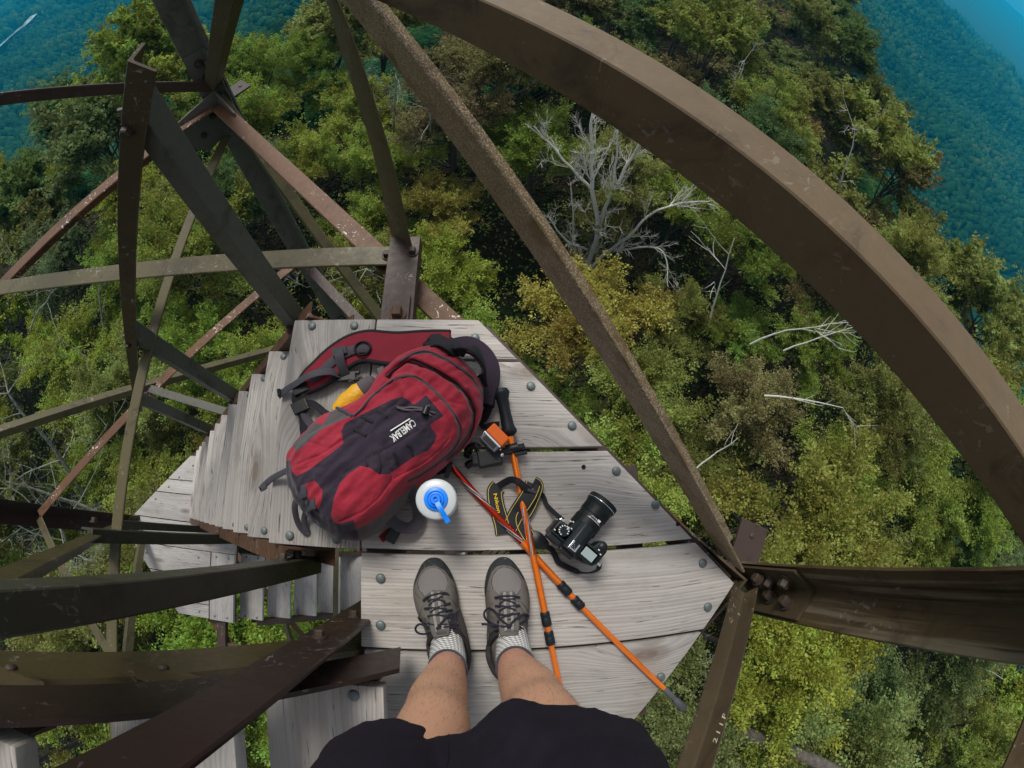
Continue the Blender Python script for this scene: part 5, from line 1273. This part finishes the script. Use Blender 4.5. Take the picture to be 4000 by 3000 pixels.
def trunk_mesh(seed, h, lobes, r0=.16):
    r = random.Random(seed); m = MB()
    top = Vector((r.uniform(-.3, .3), r.uniform(-.3, .3), h))
    p = catmull([(0, 0, -.5), (r.uniform(-.1, .1), r.uniform(-.1, .1), h * .35), (r.uniform(-.2, .2), r.uniform(-.2, .2), h * .7), top], 5)
    m.tube(p, [r0 * 1.25] + [r0 * (1 - .75 * k / len(p)) for k in range(1, len(p))], 9)
    for l in lobes:
        b = p[r.randint(8, len(p) - 2)]; e = Vector(l) + Vector((0, 0, h))
        q = catmull([b, b.lerp(e, .5) + Vector((0, 0, -.15)), e], 4); m.tube(q, [.06 * (1 - .8 * k / len(q)) for k in range(len(q))], 6)
    me = bpy.data.meshes.new('trunk'); me.from_pydata([tuple(v) for v in m.v], [], m.f); me.materials.append(M['bark'])
    me.polygons.foreach_set('use_smooth', [True] * len(me.polygons)); return me
NEARV, MIDV = [], []
for s_ in range(6):
    c_, lb = crown_mesh(100 + s_, 27, 44, 44, .088, 2.75, 2.3); NEARV.append((c_, trunk_mesh(s_, 6.0, lb)))
for s_ in range(4):
    c_, lb = crown_mesh(300 + s_, 26, 30, 26, .16, 2.8, 2.4); MIDV.append((c_, trunk_mesh(50 + s_, 6.0, lb)))

# ---------------------------------------------------------------- near trees, each one a thing
def rail_y(x):
    p = [(1500, -200), (2000, 51), (2205, 148), (2476, 313), (2699, 458), (3000, 675), (3121, 778), (3362, 1000), (3579, 1223), (3856, 1554), (4000, 1778), (4300, 2300)]
    return np.interp(x, [a for a, b in p], [b for a, b in p])
def speck_x(y): return np.interp(y, [-100, 0, 362, 645, 850, 1000, 1350, 1651, 2000, 2280], [1340, 1421, 1690, 1885, 2030, 2158, 2352, 2560, 2760, 2880])
def strip_x(y): return np.interp(y, [-100, 0, 374, 1000, 1250], [1210, 1226, 1337, 1540, 1600])
def region(px, py):
    if px > 1400 and py < rail_y(px): return 'beyond the guard rail'
    if px > 2300 and py > 2250: return 'below the right corner leg' if px > 2700 else 'under the plank edge'
    if py < 2280 and px > speck_x(py): return 'between speckled brace and guard rail' if py < 1150 else 'between speckled brace and corner leg'
    if py < 1300 and px > strip_x(py): return 'between flat hanger and speckled brace'
    if py < 1250 and px > np.interp(py, [0, 370, 800, 1250], [640, 850, 1090, 1400]): return 'between left leg and flat hanger'
    if py < 1250 and px > 480: return 'behind the stair handrail top'
    if py < 1150: return 'left of the stair handrail'
    if py < 2050: return 'left of the falling stair'
    return 'below the dark stair posts'
PAL = {'yellow-green': (.118, .142, .020), 'olive': (.092, .102, .022), 'deep green': (.050, .076, .020), 'bright green': (.098, .135, .018), 'grey-green': (.074, .096, .034), 'russet': (.102, .084, .028), 'golden': (.130, .122, .020), 'brownish': (.096, .086, .032)}
def pick_colour(px, py, x, y, r):
    # what grows where, as the photograph shows it
    n = noise.noise((x * .09, y * .09, 3.)) + r.uniform(-.35, .35)
    reg = region(px, py)
    if reg == 'beyond the guard rail':
        if px > 3000 and 400 < py: return r.choice(['russet', 'brownish', 'olive', 'olive'])
        if px > 3250: return r.choice(['deep green', 'grey-green', 'deep green'])
        return r.choice(['deep green', 'olive', 'grey-green', 'deep green', 'brownish'])
    if px > 2500 and 1350 < py < 2250 and px < 3150: return r.choice(['brownish', 'olive', 'olive'])
    if px > 3100 and 1500 < py < 2200: return r.choice(['bright green', 'yellow-green', 'olive'])
    if 1950 < px < 2500 and 1200 < py < 1750: return r.choice(['golden', 'olive', 'bright green'])
    if reg == 'below the right corner leg': return r.choice(['olive', 'yellow-green', 'grey-green', 'olive', 'yellow-green'])
    if reg == 'between flat hanger and speckled brace' and 500 < py: return r.choice(['yellow-green', 'bright green', 'olive', 'golden'])
    if reg == 'between speckled brace and guard rail': return r.choice(['olive', 'bright green', 'deep green', 'brownish', 'olive'])
    if reg in ('left of the stair handrail', 'behind the stair handrail top', 'between left leg and flat hanger'):
        return r.choice(['bright green', 'olive', 'bright green', 'yellow-green', 'deep green', 'grey-green'])
    if reg == 'left of the falling stair': return r.choice(['yellow-green', 'bright green', 'yellow-green', 'olive'])
    return ['yellow-green', 'bright green', 'olive', 'yellow-green'][int((n + 1) * 2) % 4]
tr = random.Random(5)
CLEAR = [W(2588, 812, -9.4), W(2575, 972, -10.8), W(2150, 837, -10.), W(2194, 640, -8.3), W(2700, 800, -9.), W(2300, 1120, -14.5), W(2285, 800, -10.), W(2262, 460, -6.2), W(2450, 860, -10.)]
spots = [tuple(W(px_, py_, -9.3))[:2] for px_, py_ in ((3690, 2140), (3800, 2060), (3900, 2960), (3700, 2900), (3980, 2760), (3560, 2980), (3430, 1650), (3620, 1420), (3300, 1860))]
cand = []
for _ in range(9000):
    a = tr.uniform(0, 2 * math.pi); r_ = math.sqrt(tr.uniform(0, 1)) * 78
    cand.append((r_, r_ * math.sin(a), r_ * math.cos(a)))
cand.sort()
for r_, x, y in cand:
    u, v = uv_of(x, y); uL, uR = edges(v)
    if u > uR + (3.2 if v > 8 else 2) or u < uL - 4 or v < -36: continue
    gap = 2.30 + .022 * r_
    if abs(x - CT.x) + abs(y - CT.y) < 4.4: continue
    if any((x - p[0]) ** 2 + (y - p[1]) ** 2 < (gap if r_ > 12 else 2.3) ** 2 for p in spots): continue
    # leave a dark opening in front of the landing and clearings for the dead trees
    if (x - 1.7) ** 2 + (y - 6.2) ** 2 < 1.3 ** 2 or any((x - c_.x) ** 2 + (y - c_.y) ** 2 < 2.15 ** 2 for c_ in CLEAR) or (x + 9.5) ** 2 + (y - 3.2) ** 2 < 1.4 ** 2: continue
    pp = proj([(x, y, float(ground_z(x, y)) + 6.5)])[0]
    if not (-330 < pp[0] < 4330 and -330 < pp[1] < 3330): continue
    spots.append((x, y))
    if len(spots) >= 290: break
ORD = ['topmost', 'second', 'third', 'fourth', 'fifth', 'sixth', 'seventh', 'eighth', 'ninth', 'tenth', 'eleventh', 'twelfth', 'thirteenth', 'fourteenth', 'fifteenth', 'sixteenth', 'seventeenth', 'eighteenth', 'nineteenth', 'twentieth']
recs = []
for k, (x, y) in enumerate(spots):
    r_ = math.hypot(x, y); gz_ = float(ground_z(x, y))
    near = r_ < 21
    cm, tm = tr.choice(NEARV if near else MIDV)
    s_ = tr.uniform(.62, 1.02) * (1. if near else (1.12 if r_ < 30 else .95))
    if r_ < 7: s_ *= .85
    hh = tr.uniform(.86, 1.16) * s_
    pp = proj([(x, y, gz_ + 6.6 * hh)])[0]
    cn = pick_colour(pp[0], pp[1], x, y, tr)
    recs.append((pp, cn, x, y, gz_, s_, hh, cm, tm))
from collections import defaultdict
bucket = defaultdict(list)
for n_, rc in enumerate(recs): bucket[(region(*rc[0]), rc[1])].append(n_)
lab = {}
for (reg, cn), ids in bucket.items():
    ids.sort(key=lambda q: recs[q][0][1])
    for o_, q in enumerate(ids):
        if len(ids) == 1: lab[q] = f'{cn} leafy tree {reg}, lone in colour'
        elif o_ == len(ids) - 1: lab[q] = f'{cn} leafy tree {reg}, lowest of its colour'
        elif o_ == 0: lab[q] = f'{cn} leafy tree {reg}, topmost of its colour'
        else: lab[q] = f'{cn} leafy tree {reg}, {ORD[min(o_, 19)]} of its colour down'
for n_, (pp, cn, x, y, gz_, s_, hh, cm, tm) in enumerate(recs):
    e = link(bpy.data.objects.new('leafy_tree', None)); e.location = (x, y, gz_); e.rotation_euler.z = tr.uniform(0, 6.28); e.scale = (s_, s_, hh)
    tag(e, lab[n_], 'tree', 'leafy trees on the ridge below the tower')
    c = link(bpy.data.objects.new('crown', cm)); c.parent = e; c.location = (0, 0, 6.0)
    b = PAL[cn]; f = tr.uniform(.78, 1.22); c.color = (b[0] * f * tr.uniform(.92, 1.08), b[1] * f, b[2] * f * tr.uniform(.8, 1.2), 1)
    t_ = link(bpy.data.objects.new('trunk', tm)); t_.parent = e

# low growth between the trees
r = np.random.default_rng(77); n = 26000
a = r.uniform(0, 2 * math.pi, n); rad_ = np.sqrt(r.uniform(.0, 1, n)) * 30
bx, by = rad_ * np.sin(a), rad_ * np.cos(a)
cl = np.array([noise.noise((x * .35, y * .35, 9.)) for x, y in zip(bx, by)])
keep = cl > -.12; bx, by = bx[keep], by[keep]; n = len(bx)
bz = ground_z(bx, by) + r.uniform(.05, 1.1, n) ** 1.3 * np.clip(cl[keep] + .5, .2, 1.) * 1.5
P = np.repeat(np.c_[bx, by, bz], 3, 0) + r.normal(size=(n * 3, 3)) * np.array([.16, .16, .10]); n *= 3
nrm = np.array([0, 0, 1.]) + r.normal(size=(n, 3)) * .5; nrm /= np.linalg.norm(nrm, axis=1)[:, None]
tn = r.normal(size=(n, 3)); tn -= nrm * (tn * nrm).sum(1)[:, None]; tn /= np.linalg.norm(tn, axis=1)[:, None]; bn = np.cross(nrm, tn)
L = r.uniform(.08, .20, (n, 1))
V = np.stack([P - tn * L * .5, P - bn * L * .3, P + tn * L * .5, P + bn * L * .3], 1).reshape(-1, 3)
uo = link(bpy.data.objects.new('undergrowth', np_mesh('undergrowth', V, np.arange(n * 4).reshape(n, 4), M['leaf'], {'lv': ('FACE', np.clip(r.normal(.5, .25, n), 0, 1))}))); uo.color = (.10, .14, .022, 1)
tag(uo, 'low green undergrowth covering the forest floor under the trees', 'undergrowth', None, 'stuff')

# ---------------------------------------------------------------- far woods
r = np.random.default_rng(3)
def far_pts(rmin, rmax, step, n):
    a = r.uniform(0, 2 * math.pi, n); q = np.sqrt(r.uniform(rmin ** 2, rmax ** 2, n))
    return np.c_[q * np.sin(a), q * np.cos(a)]
FP, FS = [], []
for rmin, rmax, gap, n in ((16, 150, 3.2, 70000), (150, 420, 4.3, 160000), (420, 1000, 6.6, 260000), (1000, 2100, 12., 180000)):
    p = far_pts(rmin, rmax, gap, n)
    u, v = uv_of(p[:, 0], p[:, 1]); uL, uR = edges(v)
    k = ((u > uR + 4) | (u < uL - 4) | (v > 78)); p = p[k]
    z = ground_z(p[:, 0], p[:, 1]); q = proj(np.c_[p, z + gap])
    k = (q[:, 0] > -120) & (q[:, 0] < 4120) & (q[:, 1] > -140) & (q[:, 1] < 2700); p, z = p[k], z[k]
    key = np.floor(p / gap).astype(int); _, ui = np.unique(key[:, 0] * 100003 + key[:, 1], return_index=True); p, z = p[ui], z[ui]
    kr_ = ldist(p, RIV) > 13; p, z = p[kr_], z[kr_]
    FP.append(np.c_[p, z + gap * .35]); FS.append(gap * r.uniform(.40, 1.05, len(p)))
FP = np.concatenate(FP); FS = np.concatenate(FS)
def blob(seed):
    bm = bmesh.new(); bmesh.ops.create_icosphere(bm, subdivisions=2 if seed < 3 else 1, radius=1.)
    for v in bm.verts:
        w = noise.fractal((v.co.x * 2.1 + seed * 7, v.co.y * 2.1, v.co.z * 2.1), .8, 2.2, 3)
        v.co *= 1 + .42 * w
    bmesh.ops.delete(bm, geom=[f for f in bm.faces if f.calc_center_median().z < -.35], context='FACES')
    bm.verts.ensure_lookup_table(); bm.verts.index_update()
    V = np.array([v.co[:] for v in bm.verts]); Q = np.array([[v.index for v in f.verts] for f in bm.faces]); bm.free(); return V, Q
BL = [blob(s_) for s_ in range(5)]
VV, QQ, LV_ = [], [], []; off = 0
which = np.where(np.hypot(FP[:, 0], FP[:, 1]) < 330, r.integers(0, 3, len(FP)), r.integers(3, 5, len(FP)))
for b in range(5):
    idx = np.where(which == b)[0]; V, Q = BL[b]
    an = r.uniform(0, 6.28, len(idx)); ca, sa = np.cos(an), np.sin(an); sc = FS[idx]
    X = (V[None, :, 0] * ca[:, None] - V[None, :, 1] * sa[:, None]) * sc[:, None] + FP[idx, 0][:, None]
    Y = (V[None, :, 0] * sa[:, None] + V[None, :, 1] * ca[:, None]) * sc[:, None] + FP[idx, 1][:, None]
    Zz = V[None, :, 2] * (sc * r.uniform(.8, 1.35, len(idx)))[:, None] + FP[idx, 2][:, None]
    VV.append(np.stack([X, Y, Zz], -1).reshape(-1, 3)); m_ = len(V)
    QQ.append((Q[None] + (np.arange(len(idx)) * m_)[:, None, None]).reshape(-1, 3) + off); off += len(idx) * m_
    LV_.append(np.repeat(np.clip(r.normal(.47, .17, len(idx)) + .25 * np.sin(FP[idx, 0] * .013 + 1.7 * np.sin(FP[idx, 1] * .009)) * np.cos(FP[idx, 1] * .017), 0, 1), len(Q)) + r.normal(0, .10, len(idx) * len(Q)))
t = MT('far_leaves'); lv = t.attr('lv'); co = t.coord()
c = t.ramp(lv, (.1, (.009, .046, .020)), (.5, (.020, .092, .034)), (.75, (.040, .125, .036)), (.95, (.09, .14, .036)))
c = t.mix(t.step(t.noise(co, 1.6, 5, .75), .42, .62), t.mix(.55, c, (.006, .012, .005)), c)
t.set(Base__Color=c, Roughness=.9, Specular__IOR__Level=.05); t.bump(t.noise(co, 1.1, 4, .75), 1., 1.2); M['farleaf'] = t.m
fo = link(bpy.data.objects.new('far_forest', np_mesh('far_forest', np.concatenate(VV), np.concatenate(QQ), M['farleaf'], {'lv': ('FACE', np.concatenate(LV_))}, False)))
tag(fo, 'dense far forest covering the mountain slopes and the valley in blue haze', 'forest', None, 'stuff')
print('far crowns', len(FP), 'near trees', len(recs))

# ---------------------------------------------------------------- dead trees
t = MT('dead_bark_lichen'); co = t.coord(); n1 = t.noise(co, 6, 7, .7)
t.set(Base__Color=t.mix(t.step(n1, .4, .6), (.14, .13, .11), (.25, .29, .23)), Roughness=.9, Specular__IOR__Level=.1); M['deadbark2'] = t.m
def dead_tree(label, base, top, r0, spread, seed, depth=4, nb=7, cat='dead tree', name='dead_tree', droop=0., bend=.10, reach=1.):
    rr = random.Random(seed); m = MB()
    def br(p, d, L, r_, lev):
        n = 6; pts = [p]; q = p.copy(); dd = d.copy()
        for i in range(n):
            dd = (dd + Vector((rr.gauss(0, bend), rr.gauss(0, bend), rr.gauss(0, bend) + (.03 if lev else 0) - droop * .02))).normalized(); q = q + dd * (L / n); pts.append(q)
        m.tube(pts, [r_ * (1 - .62 * i / n) for i in range(n + 1)], 7 if lev < 2 else 4, cap=lev < 2)
        if lev >= depth: return
        k = nb if lev == 0 else rr.randint(2, 4)
        for j in range(k):
            i = rr.randint(2 if lev == 0 else 1, n); o = pts[i]
            side = dd.orthogonal().normalized(); side.rotate(Matrix.Rotation(rr.uniform(0, 6.28), 3, dd))
            nd = (dd * rr.uniform(.35, .9) + side * rr.uniform(.5, 1.1) * spread).normalized()
            br(o, nd, L * rr.uniform(.34, .62) * (reach if lev == 0 else 1.), max(r_ * (1 - .62 * i / n) * rr.uniform(.42, .62), .0065), lev + 1)
    base = Vector(base); top = Vector(top); br(base, (top - base).normalized(), (top - base).length, r0, 0)
    o = m.build(name, M['deadbark2' if base.x < -1 else 'deadbark'], None, loc=base, smooth=60); tag(o, label, cat, 'bare dead trees and branches'); return o
def fan_tree(label, stems, seed):
    rr = random.Random(seed); m = MB()
    def br(p, d, L, r_, lev):
        n = 6; pts = [p]; q = p.copy(); dd = d.copy()
        for i in range(n):
            dd = (dd + Vector((rr.gauss(0, .12), rr.gauss(0, .12), rr.gauss(0, .10) + .05))).normalized(); q = q + dd * (L / n); pts.append(q)
        m.tube(pts, [r_ * (1 - .6 * i / n) for i in range(n + 1)], 6 if lev < 1 else 4, cap=False)
        if lev >= 2: return
        for j in range(6 if lev == 0 else 5):
            i = rr.randint(1, n); sd_ = dd.orthogonal().normalized(); sd_.rotate(Matrix.Rotation(rr.uniform(0, 6.28), 3, dd))
            br(pts[i], (dd * .8 + sd_ * rr.uniform(.45, .8)).normalized(), L * rr.uniform(.35, .6), max(r_ * .52, .0050), lev + 1)
    for st_, r0, r1, nb, bl in stems:
        P = catmull([W(x, y, z) for x, y, z in st_], 8)
        P = [p + Vector((noise.noise(p * 1.7), noise.noise(p * 1.7 + Vector((5, 0, 0))), 0)) * .07 for p in P]
        m.tube(P, [r0 + (r1 - r0) * k / (len(P) - 1) for k in range(len(P))], 8)
        for j in range(nb):
            k = rr.randint(int(len(P) * .22), len(P) - 2); d0 = (P[k + 1] - P[k]).normalized(); sd_ = d0.orthogonal().normalized(); sd_.rotate(Matrix.Rotation(rr.uniform(0, 6.28), 3, d0))
            br(P[k], (d0 * .75 + sd_ * rr.uniform(.5, .9) + Vector((0, 0, .25))).normalized(), bl * rr.uniform(.5, 1.1), max((r0 + (r1 - r0) * k / len(P)) * .42, .009), 0)
    b0 = W(*stems[0][0][0]); o = m.build('dead_tree', M['deadbark'], None, loc=b0, smooth=60); tag(o, label, 'dead tree', 'bare dead trees and branches'); return o
fan_tree('large pale dead tree with bare branches fanning up right of the speckled brace', [
    ([(2265, 1120, -14.4), (2280, 1071, -13.4), (2335, 911, -11.2), (2311, 738, -9.3), (2311, 554, -7.6), (2317, 406, -6.4)], .135, .030, 15, 1.25),
    ([(2335, 911, -11.2), (2391, 726, -9.2), (2415, 492, -7.0)], .075, .022, 9, 1.0),
    ([(2341, 861, -10.7), (2452, 640, -8.5), (2514, 541, -7.4)], .075, .022, 9, 1.0),
    ([(2311, 738, -9.3), (2194, 615, -8.3), (2083, 492, -7.4)], .055, .018, 9, .9),
    ([(2243, 1060, -13.3), (2240, 900, -11.2), (2231, 714, -9.0)], .05, .018, 7, .8),
    ([(2310, 1040, -12.8), (2452, 923, -10.8), (2588, 812, -9.4), (2772, 788, -8.9)], .075, .016, 13, 1.1),
    ([(2360, 985, -12.0), (2575, 972, -10.8), (2612, 1120, -11.2)], .05, .014, 8, .9),
    ([(2290, 975, -12.0), (2200, 930, -11.), (2144, 837, -10.)], .045, .014, 7, .8)], 4)
dead_tree('small bare dead tree between the flat hanger and the speckled brace', W(1530, 560, -11), W(1505, 290, -5.8), .055, 1.1, 21, 3, 7, reach=.5)
dead_tree('thin bare stem left beside the small dead tree, half hidden by the brace', W(1680, 560, -10.5), W(1640, 365, -6.0), .045, .8, 22, 2, 5, reach=.5)
dead_tree('slim forked white branch standing among brown leaves near the guard rail', W(2775, 1240, -8.0), W(2838, 965, -5.4), .026, .7, 31, 2, 3, bend=.06)
dead_tree('branching white dead limb under the middle of the guard rail', W(2930, 1345, -7.6), W(3235, 1190, -5.6), .027, .9, 33, 2, 4, bend=.08)
dead_tree('second white dead limb just below the branching one', W(3060, 1370, -7.4), W(3340, 1270, -5.7), .024, .8, 39, 2, 3, bend=.08)
dead_tree('long bare whitish branch lying over the brown tree at right', W(2985, 1545, -6.9), W(3295, 1575, -6.2), .024, .5, 41, 2, 3, bend=.05)
dead_tree('curved bare twig beside the lower end of the speckled brace', W(2720, 1830, -7.6), W(2850, 1680, -6.6), .022, .5, 43, 1, 2, bend=.14)
dead_tree('small pale dead tree beyond the guard rail on the brown slope', W(3260, 770, -10.), W(3335, 635, -6.6), .05, 1.1, 45, 3, 5, reach=.5)
dead_tree('faint bare dead tree above the guard rail among dark crowns', W(2850, 410, -10), W(2915, 250, -6.8), .045, 1.1, 47, 2, 6, reach=.45)
dead_tree('tangle of lichen covered dead branches at the left picture edge', W(330, 1930, -11.), W(30, 1500, -7.8), .09, 1.2, 51, 3, 8, droop=1, reach=.6)
dead_tree('grey dead branches sloping below the flat olive brace at left', W(420, 2010, -11.5), W(60, 1830, -8.2), .08, 1.2, 53, 3, 8, reach=.6)
dead_tree('pale dead branch behind the olive horizontal strut at upper left', W(120, 1290, -8.), W(185, 1145, -5.8), .035, 1., 57, 3, 5)
dead_tree('short broken white branch among leaves between the stair posts and strut', W(405, 1275, -7.2), W(345, 1165, -6.0), .03, .4, 59, 1, 2)
dead_tree('bare grey limbs just below the lower leg joint at left', W(300, 2240, -11.), W(420, 2060, -8.4), .07, 1.2, 61, 4, 7)
dead_tree('round whitish bush of dead twigs beside the lower landing', W(370, 2270, -12), W(365, 2235, -9.8), .05, 2.2, 63, 4, 12)
dead_tree('bare grey twigs low between the dark stair post and stringer', W(480, 2520, -12), W(330, 2440, -9.5), .05, 1.2, 65, 3, 7)
dead_tree('bare thicket of pale twigs at the lower right picture edge', W(3960, 2850, -13), W(3890, 2700, -10.), .06, 1.6, 67, 4, 10)
dead_tree('grey leafless thicket right of the olive trees in the bottom corner', W(3900, 2980, -13), W(3850, 2880, -10.5), .06, 1.6, 69, 4, 10)
dead_tree('thin dead twigs in the opening right of the small pole tip', W(2790, 2560, -13), W(2720, 2700, -11.5), .04, 1.3, 71, 3, 7)
dead_tree('pale lichen twigs in the gap left of the gusset plate', W(1480, 1130, -12), W(1465, 1060, -9.), .06, 1.3, 73, 4, 8)
m = MB(); P_ = [W(2740, 2760, -13.5), W(2880, 2850, -9.0), W(3080, 2930, -7.6), W(3260, 3010, -7.0), W(3420, 3100, -6.6)]
pp = catmull(P_, 8); m.tube([p + Vector((noise.noise(p * 2.) * .04, 0, noise.noise(p * 3.) * .04)) for p in pp], [.20 - .002 * k for k in range(len(pp))], 18)
lo_ = m.build('leaning_trunk', M['bark'], None, loc=P_[0], smooth=60); tag(lo_, 'thick grey barked leaning trunk below the stamped brace at bottom right', 'tree trunk')
# ================================================================ camera, light, air
cd = bpy.data.cameras.new('camera'); co_ = link(bpy.data.objects.new('camera', cd))
cd.type = 'PANO'; cd.sensor_fit = 'HORIZONTAL'; cd.sensor_width = 36.; cd.clip_start = .01; cd.clip_end = 30000
pc = cd if hasattr(cd, 'panorama_type') else cd.cycles
pc.panorama_type = 'FISHEYE_LENS_POLYNOMIAL'
mm = F * 36. / 4000.
pc.fisheye_fov = math.radians(200)
pc.fisheye_polynomial_k0 = 0.; pc.fisheye_polynomial_k1 = -1. / mm; pc.fisheye_polynomial_k2 = 0.
pc.fisheye_polynomial_k3 = -K / mm ** 3; pc.fisheye_polynomial_k4 = 0.
mw = Matrix.Identity(4)
for a_ in range(3):
    for b_ in range(3): mw[a_][b_] = CM[a_][b_]
mw[0][3], mw[1][3], mw[2][3] = 0, 0, H
co_.matrix_world = mw
scene.camera = co_

SUN_EL, SUN_AZ = math.radians(56), math.radians(-18)     # azimuth from +Y towards +X
wd_ = bpy.data.worlds.new('World'); scene.world = wd_; wd_.use_nodes = True
nt = wd_.node_tree; bg = nt.nodes['Background']
sk = nt.nodes.new('ShaderNodeTexSky'); sk.sky_type = 'NISHITA'; sk.sun_disc = False
sk.sun_elevation = SUN_EL; sk.sun_rotation = SUN_AZ; sk.altitude = 900; sk.air_density = 1.; sk.dust_density = 2.5; sk.ozone_density = 1.
hs_n = nt.nodes.new('ShaderNodeHueSaturation'); hs_n.inputs['Saturation'].default_value = .30   # thin high cloud
nt.links.new(sk.outputs[0], hs_n.inputs['Color']); nt.links.new(hs_n.outputs[0], bg.inputs[0]); bg.inputs[1].default_value = .105
sl = bpy.data.lights.new('sun', 'SUN'); so_ = link(bpy.data.objects.new('sun', sl))
sl.energy = 1.9; sl.angle = math.radians(20); sl.color = (1., .95, .87)
dv = Vector((math.sin(SUN_AZ) * math.cos(SUN_EL), math.cos(SUN_AZ) * math.cos(SUN_EL), math.sin(SUN_EL)))
so_.rotation_euler = (-dv).to_track_quat('-Z', 'Y').to_euler()

HAZE = True
if HAZE:
    zlo = float(gv[:, 2].min()) - 1.
    m = MB(); m.box((0, 0, (zlo + 9) / 2), (6900, 0, 0), (0, 6900, 0), (0, 0, (9 - zlo) / 2))
    hm = bpy.data.materials.new('haze_air'); hm.use_nodes = True; n_ = hm.node_tree; n_.nodes.clear()
    ou = n_.nodes.new('ShaderNodeOutputMaterial'); pv = n_.nodes.new('ShaderNodeVolumePrincipled')
    pv.inputs['Color'].default_value = (.003, .52, .86, 1); pv.inputs['Density'].default_value = .00030; pv.inputs['Anisotropy'].default_value = .1
    n_.links.new(pv.outputs[0], ou.inputs['Volume'])
    hz = m.build('haze', hm, None, loc=(0, 0, 0)); tag(hz, 'blue haze filling the air over the valleys', None, None, 'stuff')

vs = scene.view_settings
scene.display_settings.display_device = 'sRGB'
vs.view_transform = 'Standard'; vs.look = 'None'; vs.gamma = 1.; vs.exposure = .7; vs.use_curve_mapping = False
cy = scene.cycles
cy.max_bounces = 4; cy.diffuse_bounces = 2; cy.glossy_bounces = 2; cy.transmission_bounces = 3; cy.volume_bounces = 1; cy.transparent_max_bounces = 4
cy.sample_clamp_indirect = 6.; cy.use_denoising = True; cy.denoising_input_passes = 'RGB_ALBEDO_NORMAL'
cy.use_adaptive_sampling = True; cy.adaptive_threshold = .009
